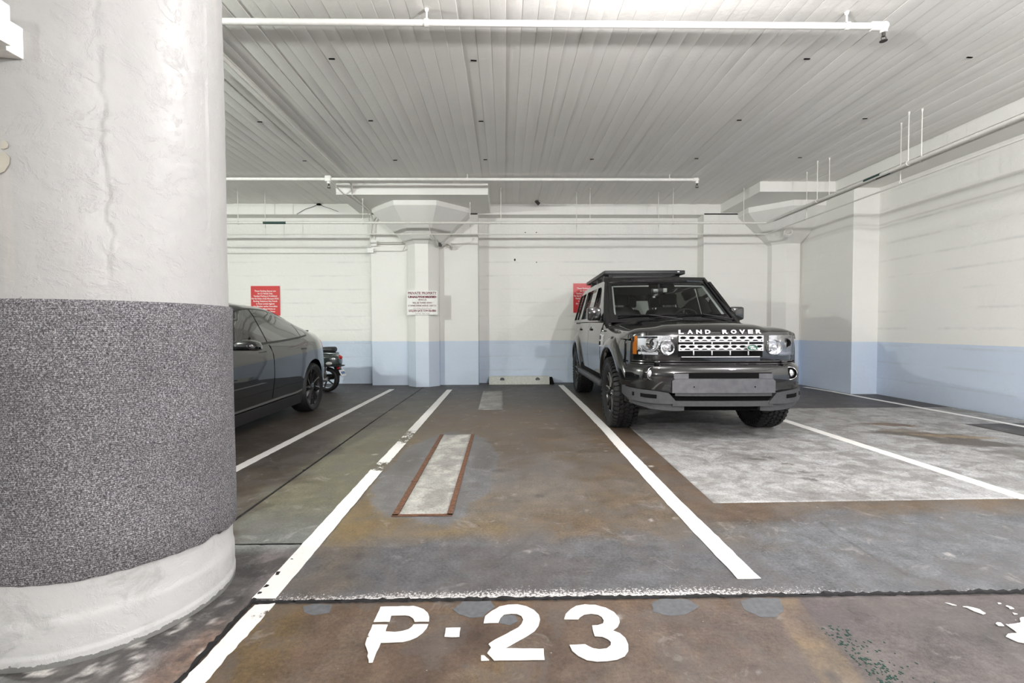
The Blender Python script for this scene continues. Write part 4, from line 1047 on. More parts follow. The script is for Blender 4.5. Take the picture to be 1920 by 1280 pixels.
# ------------------------------------------------------------------ black off-road car
SUV = empty('car', (2.115, 5.215, 0), -.027); tag(SUV, 'black boxy off-road car with roof rack and knobbly tyres facing the viewer', 'car')
S = SUV
WB, TR, TW = 2.885, .40, .265
HUB = .80
def suv_station(v, w, zb, zs, zt, zc):
    return (v, [(0, zb), (.70 * w, zb), (.93 * w, zb + .03), (.985 * w, .60), (1.0 * w, .80), (.99 * w, .98), (.965 * w, zs - .045), (.90 * w, zs), (.55 * w, zt), (0, zc)])
suv = Loft([suv_station(-.62, .83, .46, 1.055, 1.085, 1.09), suv_station(-.45, .865, .46, 1.075, 1.105, 1.11), suv_station(-.15, .885, .46, 1.095, 1.125, 1.125), suv_station(.25, .89, .44, 1.115, 1.15, 1.15),
            suv_station(.60, .892, .42, 1.205, 1.18, 1.18), suv_station(1.2, .895, .42, 1.225, 1.14, 1.14), suv_station(2.6, .895, .42, 1.235, 1.14, 1.14), suv_station(3.3, .885, .46, 1.24, 1.14, 1.14), suv_station(3.75, .865, .50, 1.24, 1.14, 1.14), suv_station(3.86, .80, .55, 1.23, 1.13, 1.13)], sharp=(1, 7))
body = suv.mesh(50, 4).build('body', MGLOSS, S, ang=40)
def arch_cut(y, sx, r=.475):
    m = M_(); m.cyl((sx * .50, y, TR + .02), (sx * 1.2, y, TR + .02), r, r, 40)
    return m
boolean_cut(body, [arch_cut(y, sx) for y in (0, WB) for sx in (-1, 1)])
liner = []
for y in (0, WB):
    for sx in (-1, 1):
        m = M_(); m.lathe([(sx * .50, .08), (sx * .50, .478), (sx * .86, .478)], 28, Matrix.Translation((0, y, TR + .02)), a0=-.15, a1=math.pi + .15); m.build('wheel_liner', MDARK, S)

def side_x(v, z):
    if z <= 1.19: return suv.x_at(min(max(v, -.62), 3.86), z, 2, 7)
    base = suv.x_at(min(max(v, -.62), 3.86), 1.19, 2, 7)
    return base - .012 * min(1, (z - 1.19) / .04) - max(0, z - 1.23) * .262
def side(sx, off): return lambda v, z: (sx * (side_x(v, z) + off), v, z)
def arch_pts(y0, r, a0, a1, n=18): return [(y0 - r * math.cos(a), TR + .02 + r * math.sin(a)) for a in np.linspace(a0, a1, n)]
# doors, fenders, quarter panels
for sx in (-1, 1):
    fl_ = sx > 0
    fd = [(.66, .52), (1.655, .52), (1.655, 1.212), (.66, 1.195)]
    d = sheet(fd, [], side(sx, .004), 'front_door', MGLOSS, S, .012, .09, flip=fl_)
    rd = [(1.668, .52), (2.36, .52)] + [(2.40, .60), (2.46, .78), (2.60, .94), (2.70, 1.0), (2.70, 1.218), (1.668, 1.212)]
    d2 = sheet(rd, [], side(sx, .004), 'rear_door', MGLOSS, S, .012, .09, flip=fl_)
    for dd, yy in ((d, 1.47), (d2, 2.52)):
        m = M_(); xx = sx * (side_x(yy, 1.11) + .006)
        m.ball((xx, yy, 1.11), .05, 14, (.25, 1.0, .9)); m.build('handle_recess', MDARK, dd)
        m = M_(); m.box((xx - .012 + sx * .022, yy - .085, 1.098), (xx + .012 + sx * .022, yy + .085, 1.13), .008); m.build('door_handle', MGLOSS, dd)
    fn = [(.648, .56), (.648, 1.085), (-.50, 1.055), (-.52, .86)] + [p for p in arch_pts(0, .49, .32, math.pi - .12)]
    sheet(fn, [], side(sx, .003), 'front_wing', MGLOSS, S, .01, .10, flip=fl_)
    # bright vent on the wing
    m = M_(); y0 = .585
    vt = sheet([(.545, .90), (.635, .90), (.635, 1.06), (.545, 1.05)], [], side(sx, .014), 'wing_vent', MSILV, S, .012, .05, flip=fl_)
    for a, b in ((.915, .965), (.985, 1.038)):
        sheet([(.557, a), (.622, a), (.622, b), (.557, b)], [], side(sx, .031), 'vent_mesh' if a < .95 else 'vent_badge', MDARK if a < .95 else MGREYP, vt, .004, .05, flip=fl_)
    # marker lamp
    m = M_(); m.box((sx * .885 - .01, .53, 1.088), (sx * .885 + .010, .58, 1.104), .004); m.build('side_lamp', MLENS, S)
    # flared arches
    for y0, a_lo, a_hi in ((0, -.10, math.pi + .02), (WB, .05, math.pi + .10)):
        m = M_(); P = []
        for a in np.linspace(a_lo, a_hi, 30):
            ca, sa = math.cos(a), math.sin(a)
            def pt(r, o):
                v, z = y0 - r * ca, TR + .02 + r * sa
                return (sx * (side_x(v, min(z, 1.1)) + o) if v > -.60 else sx * (side_x(-.60, min(z, 1.1)) + o - (-.60 - v) * .55), v, z)
            P.append([pt(.475, -.10), pt(.475, .034), pt(.490, .056), pt(.53, .056), pt(.585, .040), pt(.615, .012), pt(.620, -.01)])
        m.grid(P); m.build('wheel_flare', MGLOSS, S, ang=60)
    # sill and side step
    m = M_(); m.box((sx * .80, .52, .40), (sx * .895, 2.40, .54), .02); m.build('sill', MDARK, S)
    m = M_(); m.box((sx * .86, .50, .40), (sx * .955, 2.44, .475), .022); m.build('rock_slider', MGREYP, S)
    sheet([(-.46, 1.068), (.64, 1.094), (.64, 1.104), (-.46, 1.078)], [], side(sx, .005), 'panel_gap', MDARK, S, .003, .15, flip=fl_)
    # mirror
    mm = M_(); mm.box((-.085, -.05, -.09), (.10, .06, .085), .032); mi = mm.build('door_mirror', MGLOSS, S); mi.location = (-.965 if sx < 0 else .90, .80, 1.32)
    M_().box((-.155 if sx > 0 else .06, -.03, -.10), (-.06 if sx > 0 else .155, .03, -.05), .012).build('mirror_arm', MTRIM, mi)
    M_().box((-.07, .062, -.07), (.085, .066, .068), .002).build('mirror_glass', MCHROME, mi)
    # greenhouse side frame: A, B, C and D posts with roof rail
    outer = [(.60, 1.205), (3.80, 1.235), (3.74, 1.45), (3.62, 1.795), (2.0, 1.80), (1.30, 1.785), (1.20, 1.765)]
    w1 = [(.92, 1.262), (1.60, 1.265), (1.60, 1.715), (1.335, 1.71), (1.24, 1.655)]
    w2 = [(1.70, 1.265), (2.585, 1.27), (2.585, 1.725), (1.70, 1.72)]
    w3 = [(2.70, 1.27), (3.62, 1.275), (3.56, 1.5), (3.50, 1.72), (2.70, 1.725)]
    fr = sheet(outer, [w1, w2, w3], side(sx, 0), 'window_frame', MGLOSS, S, .035, .12, flip=fl_)
    for nm, w in (('door_window', w1), ('door_window', w2), ('quarter_window', w3)):
        sheet(w, [], side(sx, -.008), nm, MGLASSD, S, 0, .15, flip=fl_)
    for v0 in (1.60, 2.585):
        sheet([(v0 + .012, 1.25), (v0 + .088, 1.25), (v0 + .088, 1.76), (v0 + .012, 1.76)], [], side(sx, .004), 'pillar_trim', MTRIM, S, .004, .1, flip=fl_)
    sheet([(.88, 1.238), (3.64, 1.250), (3.64, 1.264), (.88, 1.254)], [], side(sx, .006), 'belt_seal', MTRIM, S, .006, .2, flip=fl_)
    for nm, y0 in (('front_wheel', 0), ('rear_wheel', WB)):
        wheel(S, sx * HUB, y0, TR, TW, .238, 'offroad', sx)

# bonnet (clamshell) with raised centre
def hood_z(u, v):
    t = abs(u); crown = .035 * (1 - (t / .8) ** 2); ridge = .018 / (1 + math.exp((t - .50) / .02)); nose = -.075 * max(0, (-.50 - v) / .28) ** 2
    edge = -.06 * max(0, (t - .70) / .16) ** 2.2
    return 1.108 + (v + .72) * .068 + crown + ridge + nose + edge
def hood_w(v): return .80 + .065 * min(1, max(0, (v + .78) / .45)) ** .6
m = M_(); P = []
for v in np.linspace(-.775, .52, 34):
    W = hood_w(v); row = []
    for q in np.linspace(-1, 1, 41):
        u = q * W; vv = v
        if v < -.60: vv = v + .16 * (abs(q) ** 3.2) * ((-.60 - v) / .18)
        row.append((u, vv, hood_z(u, vv)))
    row = [(row[0][0] * 1.01, row[0][1], row[0][2] - .05)] + row + [(row[-1][0] * 1.01, row[-1][1], row[-1][2] - .05)]
    P.append(row)
front = [(x * .995, y - .012, z - .085) for x, y, z in P[0]]; mid = [(x, y - .012, z - .02) for x, y, z in P[0]]
P = [front, mid] + P
m.grid(P); hood = m.build('bonnet', MGLOSS, S, ang=50)
# lettering on the bonnet edge
def arcx(u): return -.800 + .055 * (abs(u) / .55) ** 2.5
letters = 'LAND ROVER'; xs = np.linspace(-.375, .375, 10)
for ch, x in zip(letters, xs):
    if ch == ' ': continue
    k = text_obj('bonnet_letter', ch, .052, MSILV, S, (x, arcx(x) - .006, 1.086), (math.pi / 2 - .10, 0, 0), width={'L': .048, 'D': .052, 'E': .048, 'O': .056}.get(ch, .054), bold=.0022, extrude=.004)

# front fascia and bumper swept along the plan of the nose
PLAN = [(0, -.80), (.25, -.797), (.45, -.785), (.60, -.755), (.70, -.71), (.775, -.63), (.82, -.54), (.845, -.44), (.855, -.40)]
def plan_pts(n=12, sc=1.0, dy=0.0):
    s = [0]
    for a, b in zip(PLAN[:-1], PLAN[1:]): s.append(s[-1] + math.dist(a, b))
    q = np.linspace(0, s[-1], n * 4); xs = [pchip(s, [p[0] for p in PLAN], t) * sc for t in q]; ys = [pchip(s, [p[1] for p in PLAN], t) + dy for t in q]
    L = [(-x, y) for x, y in zip(xs[:0:-1], ys[:0:-1])] + list(zip(xs, ys)); return L
def plan_at(u, out=0.0):
    """Point of the nose plan at lateral offset u (both signs), pushed outwards by out."""
    L = plan_pts(30); xs = [p[0] for p in L]; i = int(np.clip(np.searchsorted(xs, u), 1, len(L) - 1)); a, b = L[i - 1], L[i]
    t = (u - a[0]) / max(1e-9, b[0] - a[0]); p = (u, a[1] + (b[1] - a[1]) * t); d = Vector((b[0] - a[0], b[1] - a[1])).normalized(); nrm = Vector((d.y, -d.x))
    return p[0] + nrm.x * out, p[1] + nrm.y * out
PLAN_S = None
def sweep_front(section, name, mat, n=12, clip=None, ang=40, parent=None):
    """section: (outwards, z) polyline closed; swept along the plan curve."""
    L = plan_pts(n); m = M_(); P = []
    for i, (x, y) in enumerate(L):
        if clip and abs(x) > clip: continue
        a = L[max(0, i - 1)]; b = L[min(len(L) - 1, i + 1)]; d = Vector((b[0] - a[0], b[1] - a[1])).normalized(); nr = (d.y, -d.x)
        P.append([(x + nr[0] * o, y + nr[1] * o, z) for o, z in section])
    k = len(section)
    m.grid([r + [r[0]] for r in P]); m.bm.faces.new([v for v in [m.bm.verts.new(p) for p in P[0]]][::-1]); m.bm.faces.new([m.bm.verts.new(p) for p in P[-1]])
    return m.build(name, mat, parent or S, ang=ang)
sweep_front([(-.05, .78), (.005, .78), (.012, .83), (.0, 1.05), (-.01, 1.085), (-.05, 1.085)], 'front_fascia', MGLOSS)
bumper = sweep_front([(-.10, .50), (.055, .50), (.075, .56), (.078, .66), (.07, .735), (.045, .765), (.03, .775), (.022, .805), (-.10, .805)], 'front_bumper', MGLOSS, clip=.815)
sweep_front([(.02, .785), (.032, .785), (.034, .793), (.032, .80), (.02, .80)], 'bumper_groove', MDARK, parent=bumper)
# lower grey corner mouldings
def front_patch(us, zs0, zs1, out, name, mat, parent, thick=.02, nz=2):
    m = M_(); rows = []
    for u, z0, z1 in zip(us, zs0, zs1):
        rows.append([(*plan_at(u, out), z0 + (z1 - z0) * k / nz) for k in range(nz + 1)])
    m.grid(rows)
    bmesh.ops.recalc_face_normals(m.bm, faces=m.bm.faces); m.bm.normal_update()
    if sum(f.normal.y for f in m.bm.faces) > 0: bmesh.ops.reverse_faces(m.bm, faces=m.bm.faces)
    bmesh.ops.solidify(m.bm, geom=m.bm.faces[:], thickness=thick)
    return m.build(name, mat, parent)
for sx in (-1, 1):
    us = [sx * u for u in (.43, .50, .60, .68, .74, .78, .805, .82)]
    mo = front_patch(us, [.40, .395, .395, .40, .41, .425, .445, .47], [.40 + .01, .50, .515, .522, .528, .534, .54, .548], .085, 'corner_moulding', MGREYP, S, .05)
    front_patch([sx * u for u in (.60, .68, .76)], [.445, .45, .46], [.482, .487, .497], .088, 'moulding_slot', MDARK, mo, .012)
    lp = front_patch([sx * u for u in (.36, .45, .55, .65, .74, .79)], [.33, .325, .33, .34, .365, .385], [.395, .40, .40, .405, .415, .43], .06, 'lower_lip', MGREYP, S, .04)
    # fog lamp
    fx, fy = plan_at(sx * .645, .07); ang_ = -sx * .55
    fo = empty('fog_lamp', (fx, fy, .685), ang_); fo.parent = S
    M_().lathe([(.02, .0), (.02, .05), (-.004, .058), (-.010, .066), (.0, .070), (.02, .070)], 28, axis='Y').build('bezel', MGLOSS, fo)
    M_().tube([(.060 * math.cos(a), -.010, .060 * math.sin(a)) for a in np.linspace(0, 2 * math.pi, 28, endpoint=False)], .003, 6, closed=True).build('trim_ring', MCHROME, fo)
    M_().lathe([(.015, .0), (.016, .05)], 24, axis='Y').build('bowl', MDARK, fo)
    M_().ball((sx * -.006, .012, 0), .042, 18, (1, .5, 1)).build('lens', MLAMPR, fo)
# centre of the bumper: intake above, brushed bar, dark slot, lower edge
fp = lambda u0, u1, za, zb, out, nm, mt, th=.02, par=None: front_patch(list(np.linspace(u0, u1, 9)), [za] * 9, [zb] * 9, out, nm, mt, par or S, th)
fp(-.455, .455, .60, .698, .084, 'upper_intake', MDARK, .03)
bar = front_patch([-.475, -.46, -.3, -.1, .1, .3, .46, .475], [.505] * 8, [.620, .634, .636, .636, .636, .636, .634, .620], .105, 'bumper_bar', MSTEEL, S, .05, 3)
m = M_(); rows = []
for u in np.linspace(-.46, .46, 11): rows.append([(*plan_at(u, .105), .636), (*plan_at(u * .995, .097), .643), (*plan_at(u * .99, .06), .640)])
m.grid(rows); m.build('bar_top', MSTEEL, bar)
for u0, u1 in ((-.46, -.33), (.33, .46)): front_patch(list(np.linspace(u0, u1, 4)), [.643] * 4, [.690] * 4, .090, 'bar_mount', MSTEEL, bar, .02)
for u in (-.285, .285):
    x, y = plan_at(u, .107); M_().cyl((x, y, .565), (x, y + .01, .565), .007, .007, 10).build('bolt_hole', MDARK, bar)
front_patch(list(np.linspace(-.45, .45, 9)), [.475] * 9, [.507] * 9, .095, 'bar_lower_lip', MGREYP, bar, .02)
fp(-.47, .47, .42, .480, .055, 'lower_intake', MDARK, .03)
front_patch(list(np.linspace(-.47, .47, 9)), [.375] * 9, [.425] * 9, .080, 'lower_valance', MGREYP, S, .05)
M_().box((-.45, -.70, .30), (.45, .3, .40), .03).build('skid_plate', MDARK, S)
M_().box((-.62, -.4, .40), (.62, 3.6, .50), .03).build('underbody', MDARK, S)
for y in (0, WB): M_().cyl((-.72, y, TR), (.72, y, TR), .05, .05, 12).build('axle', MDARK, S)

# grille: two perforated bars, blades, badge
gw = .405
fp(-gw, gw, .845, 1.052, .016, 'grille_opening', MDARK, .012)
def bar_plate(zc, hh):
    outer = [(-gw, zc - hh), (gw, zc - hh), (gw, zc + hh), (-gw, zc + hh)]; hol = []; n = 10; p = 2 * gw / n * .985
    for i in range(n):
        c = -gw + 2 * gw * (i + .5) / n; q = p * .42
        hol.append([(c - q, zc + hh * .34), (c - q * .45, zc + hh * .74), (c + q * .45, zc + hh * .74), (c + q, zc + hh * .34), (c + q * .45, zc - hh * .06), (c - q * .45, zc - hh * .06)])
    for i in range(n + 1):
        c = -gw + 2 * gw * i / n; q = p * .40
        if i == 0: hol.append([(c + .012, zc - hh * .66), (c + q, zc - hh * .66), (c + q * .55, zc - hh * .30), (c + .012, zc - hh * .30)])
        elif i == n: hol.append([(c - q, zc - hh * .66), (c - .012, zc - hh * .66), (c - .012, zc - hh * .30), (c - q * .55, zc - hh * .30)])
        else: hol.append([(c - q, zc - hh * .66), (c + q, zc - hh * .66), (c + q * .55, zc - hh * .30), (c - q * .55, zc - hh * .30)])
    return sheet(outer, hol, lambda u, z: (*plan_at(u, .030), z), 'grille_bar', MSILV, S, .02, None, smooth=False)
g1 = bar_plate(1.020, .032); g2 = bar_plate(.935, .032)
for z0, z1 in ((.967, .988), (.862, .903)):
    for u in (-.265, -.09, .085, .26):
        x, y = plan_at(u, .028); M_().box((x - .0045, y - .002, z0), (x + .0045, y + .012, z1), .002).build('grille_blade', MSILV, S)
front_patch(list(np.linspace(-gw * .93, gw * .93, 9)), [.842] * 9, [.849] * 9, .022, 'grille_lower_trim', MSILV, S, .006)
x, y = plan_at(.275, .064)
bd = empty('badge', (x, y, .935)); bd.parent = S
M_().lathe([(.0, 0), (-.006, .050), (.002, .056), (.010, .056)], 32, Matrix.Diagonal((1, 1, .58, 1)), axis='Y').build('rim_ring', MCHROME, bd)
M_().lathe([(-.007, 0), (-.0065, .047), (.0, .048)], 32, Matrix.Diagonal((1, 1, .56, 1)), axis='Y').build('green_oval', MGREEN, bd)
text_obj('badge_lettering', 'LAND-', .022, MSILV, bd, (-.006, -.0085, .009), width=.048, bold=.0008)
text_obj('badge_lettering', '-ROVER', .022, MSILV, bd, (.006, -.0085, -.009), width=.056, bold=.0008)
fp(-.38, .38, .80, .838, .016, 'number_plinth', MGLOSS, .01)

# headlamps
for sx in (-1, 1):
    us = [sx * u for u in (.475, .52, .58, .64, .69, .73, .76, .785)]
    hz0 = [.90, .865, .855, .855, .857, .860, .863, .868]; hz1 = [1.05, 1.052, 1.052, 1.052, 1.050, 1.048, 1.046, 1.044]
    h0 = front_patch(us, hz0, hz1, .008, 'headlamp', MLAMPR, S, .008, 6)
    front_patch([sx * u for u in (.762, .772, .784, .796)], [.866, .867, .868, .87], [1.047] * 4, .018, 'indicator', MAMBER if sx < 0 else MLENS, h0, .012)
    for (u, z, r, nm) in ((.515, .935, .072, 'main_beam'), (.645, .975, .052, 'dipped_beam')):
        x, y = plan_at(sx * u, .012); a = -sx * (.18 if nm == 'main_beam' else .42)
        eo = empty(nm, (x, y, z), a); eo.parent = h0
        M_().lathe([(.01, r * .62), (-.020, r * .96), (-.026, r), (-.018, r * 1.05), (.02, r * 1.06)], 32, axis='Y').build('bezel', MCHROME, eo)
        M_().lathe([(.004, .0), (.0, r * .5), (-.012, r * .9)], 28, axis='Y').build('bowl', MLAMPR if nm == 'main_beam' else MDARK, eo)
        M_().ball((0, -.002, 0), r * .50, 20, (1, .7, 1)).build('lens', MGLASSB if nm != 'main_beam' else MCHROME, eo)
    # inner surround hooks and small lamps
    for k in range(7):
        u = .69 + .012 * k if k < 5 else .60; z = .895 + .028 * (k % 3)
        x, y = plan_at(sx * u, .010); M_().ball((x, y, z), .010, 10).build('marker_bulb', MCHROME, h0)
    m = M_(); A = np.linspace(.2, 3.6, 20)
    pts = [(*plan_at(sx * (.655 + .068 * math.cos(a) * 1.0), .014), .972 - .075 * math.sin(a)) for a in A]
    m.tube(pts, .012, 8); m.build('lamp_hook', MCHROME, h0)
    front_patch([sx * u for u in (.59, .64, .70, .75)], [.866] * 4, [.892] * 4, .012, 'lower_reflector', MSILV, h0, .008)
    front_patch([sx * u for u in (.595, .64, .70, .74, .76)], [1.028] * 5, [1.044] * 5, .012, 'upper_trim', MDARK, h0, .006)
    front_patch([sx * u for u in (.69, .72, .755)], [.95, .95, .95], [1.02, 1.02, 1.02], .011, 'side_reflector', MSILV, h0, .006)
    front_patch(us, hz0, hz1, .034, 'lamp_cover', MGLCLEAR, h0, .002, 5)
    x, y = plan_at(sx * .60, .05); M_().box((x - .03, y - .012, .788), (x + .03, y + .02, .808), .008).build('lamp_washer', MGLOSS, S)

# windscreen, frame, cowl, wipers
def ws_pt(q, t, out=0.0):
    """q across (-1..1), t up (0..1)."""
    hw = .755 * (1 - t) + .655 * t; z = 1.225 + t * .565; v = .47 + t * .72 + .11 * q * q * (1 - .25 * t)
    return (q * hw, v - out * .65, z + out * .75)
def ws_sheet(outer, holes, name, mat, th, out=0.0, step=None):
    return sheet(outer, holes, lambda a, b: ws_pt(a, b, out), name, mat, S, th, step)
ws_sheet([(-1, .07), (1, .07), (1, .98), (-1, .98)], [], 'windscreen', MGLASS, 0, 0, .08)
ws_sheet([(-1.12, -.10), (1.12, -.10), (1.12, 1.10), (-1.12, 1.10)], [[(-.96, .13), (.96, .13), (.97, .19), (.97, .88), (.95, .92), (-.95, .92), (-.97, .88), (-.97, .19)]], 'windscreen_frame', MGLOSS, .03, .006, .1)
for q0, q1 in ((-.975, -.935), (.915, .975)):
    ws_sheet([(q0, .14), (q1, .14), (q1, .90), (q0, .90)], [], 'pillar_lining', MTRIML, .004, -.02, .1)
for q0, q1 in ((-.93, -.22), (.32, .93)):
    ws_sheet([(q0, .875), (q1, .875), (q1, .905), (q0, .905)], [], 'header_lining', MTRIML, .004, -.02, .1)
for q0 in (-1.03, 1.03):
    M_().tube([ws_pt(q0, t, .018) for t in np.linspace(-.10, 1.02, 8)], .011, 8).build('pillar_strip', MTRIM, S)
m = M_(); P = []
for q in np.linspace(-1.05, 1.05, 21):
    a = ws_pt(q, 0, 0); P.append([(a[0], a[1] - .13, 1.200), (a[0], a[1] - .05, 1.212), (a[0], a[1] + .01, 1.215), (a[0], a[1] + .05, 1.26)])
m.grid(P); m.build('cowl', MTRIM, S)
for (q0, q1, t1) in ((.10, -.92, .085), (.98, .02, .10)):
    w0 = Vector(ws_pt(q0, -.02, .03)); w1 = Vector(ws_pt((q0 + q1) / 2, t1, .03)); w2 = Vector(ws_pt(q1, t1 - .02, .025)); w3 = Vector(ws_pt(q0 - .05, t1 - .01, .025))
    wp = M_().tube([w0, w0 * .6 + w1 * .4, w1], [.012, .010, .007], 8).build('wiper_arm', MTRIM, S)
    M_().tube([w2, (w2 + w3) / 2 + Vector((0, -.004, .004)), w3], .008, 6).build('wiper_blade', MDARK, wp)
# roof
m = M_(); P = []
for v in np.linspace(1.15, 3.70, 26):
    hw = side_x(v, 1.775) - .0; crown = 1.842 if v > 1.35 else 1.842 - (1.35 - v) * .22
    row = []
    for q in np.linspace(-1, 1, 25):
        row.append((q * (hw + .006), v + .10 * q * q * max(0, 1 - (v - 1.15) / .6), 1.772 + (crown - 1.772) * (1 - abs(q) ** 4.5)))
    P.append(row)
m.grid(P); bmesh.ops.recalc_face_normals(m.bm, faces=m.bm.faces); bmesh.ops.solidify(m.bm, geom=m.bm.faces[:], thickness=.03); m.build('roof', MGLOSS, S, ang=50)
# tailgate with rear window
to = [(-.80, 1.22), (.80, 1.22), (.66, 1.78), (-.66, 1.78)]; tw_ = [(-.66, 1.28), (.66, 1.28), (.58, 1.66), (-.58, 1.66)]
tf = lambda a, b: (a, 3.80 - max(0, b - 1.2) * .20, b)
sheet(to, [tw_], tf, 'tailgate', MGLOSS, S, .03, .15); sheet(tw_, [], tf, 'rear_window', MGLASSD, S, 0, .2)
for sx in (-1, 1): M_().box((sx * .66, 3.78, .80), (sx * .765, 3.875, 1.22), .02).build('tail_lamp', MRED, S)
M_().box((-.82, 3.78, .50), (.82, 3.93, .72), .04).build('rear_bumper', MTRIM, S)
# inside: dash, wheel, seats
m = M_(); P = []
for u in np.linspace(-.74, .74, 15):
    hmp = .05 * math.exp(-((u - .37) / .2) ** 2)
    P.append([(u, .66, 1.20), (u, .82, 1.24), (u, 1.02, 1.245 + hmp), (u, 1.10, 1.21 + hmp * .6), (u, 1.12, 1.0)])
m.grid(P); m.build('dashboard', MTRIM, S)
sw = M_(); rm = Matrix.Translation((.37, 1.19, 1.225)) @ Matrix.Rotation(-1.12, 4, 'X')
sw.tube([rm @ Vector((.185 * math.cos(a), .185 * math.sin(a), 0)) for a in np.linspace(0, 2 * math.pi, 32, endpoint=False)], .015, 8, closed=True)
for a in (-.2, math.pi + .2, -math.pi / 2): sw.tube([rm @ Vector((.17 * math.cos(a), .17 * math.sin(a), 0)), rm @ Vector((.03 * math.cos(a), .03 * math.sin(a), .02))], .014, 6)
sw.ball(rm @ Vector((0, 0, .02)), .06, 12, (1, .6, 1)); sw.build('steering_wheel', MSEAT, S)
def seat(x, y, w, nm):
    m = M_(); P = []
    for z, ww, d, vy in ((.92, w * .9, .10, 0), (1.05, w, .11, .02), (1.2, w * 1.0, .10, .05), (1.36, w * .92, .085, .09), (1.44, w * .72, .06, .11), (1.455, w * .4, .03, .115)):
        P.append([(x + math.copysign(abs(math.cos(a)) ** .5, math.cos(a)) * ww / 2, y + vy + math.copysign(abs(math.sin(a)) ** .6, math.sin(a)) * d / 2, z) for a in np.linspace(0, 2 * math.pi, 25)])
    m.grid(P); s_ = m.build(nm, MSEAT, S, ang=60)
    M_().box((x - w * .27, y + .085, 1.485), (x + w * .27, y + .17, 1.66), .035).build('headrest', MSEAT, s_)
    for k in (-1, 1): M_().cyl((x + k * .05, y + .12, 1.43), (x + k * .05, y + .125, 1.5), .007, .007, 8).build('headrest_post', MCHROME, s_)
    M_().box((x - w / 2, y - .50, .90), (x + w / 2, y + .02, 1.04), .05).build('seat_cushion', MSEAT, s_)
for x in (-.37, .37): seat(x, 1.75, .50, 'front_seat')
for x in (-.45, 0, .45): seat(x, 2.65, .42, 'rear_seat')
M_().box((-.78, .66, 1.06), (.78, 3.7, 1.145)).build('cabin_floor', MDARK, S, smooth=False)
M_().box((-.60, 1.3, 1.765), (.60, 3.55, 1.772)).build('headlining', MGREYP, S, smooth=False)
# rear-view mirror
mr = M_().box((-.115, -.015, -.035), (.115, .02, .035), .015).build('rear_view_mirror', MTRIM, S); mr.location = (.0, 1.12, 1.645)
M_().cyl((0, .0, .02), (0, .04, .11), .014, .02, 10).build('mirror_stem', MTRIM, mr)
M_().box((-.085, -.0165, -.024), (-.02, -.0155, .022), .002).build('mirror_sensor', MLENS, mr); M_().box((.05, -.018, -.02), (.10, -.016, .034), .002).build('toll_tag', MSTICK, mr)
o = ws_sheet([(.62, .10), (.82, .10), (.82, .135), (.62, .135)], [], 'parking_permit', MSTICK, .001, -.012)
# roof rack
rk = empty('roof_rack', (0, 0, 0)); rk.parent = S
m = M_(); x0, x1, y0, y1, zz_ = -.625, .60, 1.80, 3.55, 1.955
m.box((x0, y0, zz_), (x1, y0 + .03, zz_ + .058), .008); m.box((x0, y1, zz_), (x1, y1 + .03, zz_ + .055), .01)
m.box((x0 - .012, y0 + .02, zz_), (x0 + .022, y1 + .02, zz_ + .055), .008); m.box((x1 - .022, y0 + .02, zz_), (x1 + .012, y1 + .02, zz_ + .055), .008); m.build('rack_frame', MTRIM, rk)
for k in range(9):
    y = y0 + .12 + k * .19; M_().box((x0, y, zz_ + .012), (x1, y + .05, zz_ + .038), .006).build('slat', MTRIM, rk, smooth=False)
for x in (x0 + .06, x1 - .06):
    M_().box((x - .02, 1.9, 1.835), (x + .02, 3.4, 1.87), .008).build('rack_rail', MTRIM, rk)
    for y in (1.95, 2.55, 3.2): M_().box((x - .035, y, 1.83), (x + .035, y + .09, zz_ + .01), .01).build('rack_foot', MTRIM, rk)
M_().box((x0 + .14, y0 + .10, 1.895), (x1 - .30, y0 + .14, 1.95), .006).build('wind_fairing', MGREYP, rk)
M_().box((x1 - .115, y0 - .002, zz_ + .028), (x1 - .08, y0 + .002, zz_ + .042), .003).build('rack_badge', MSILV, rk)
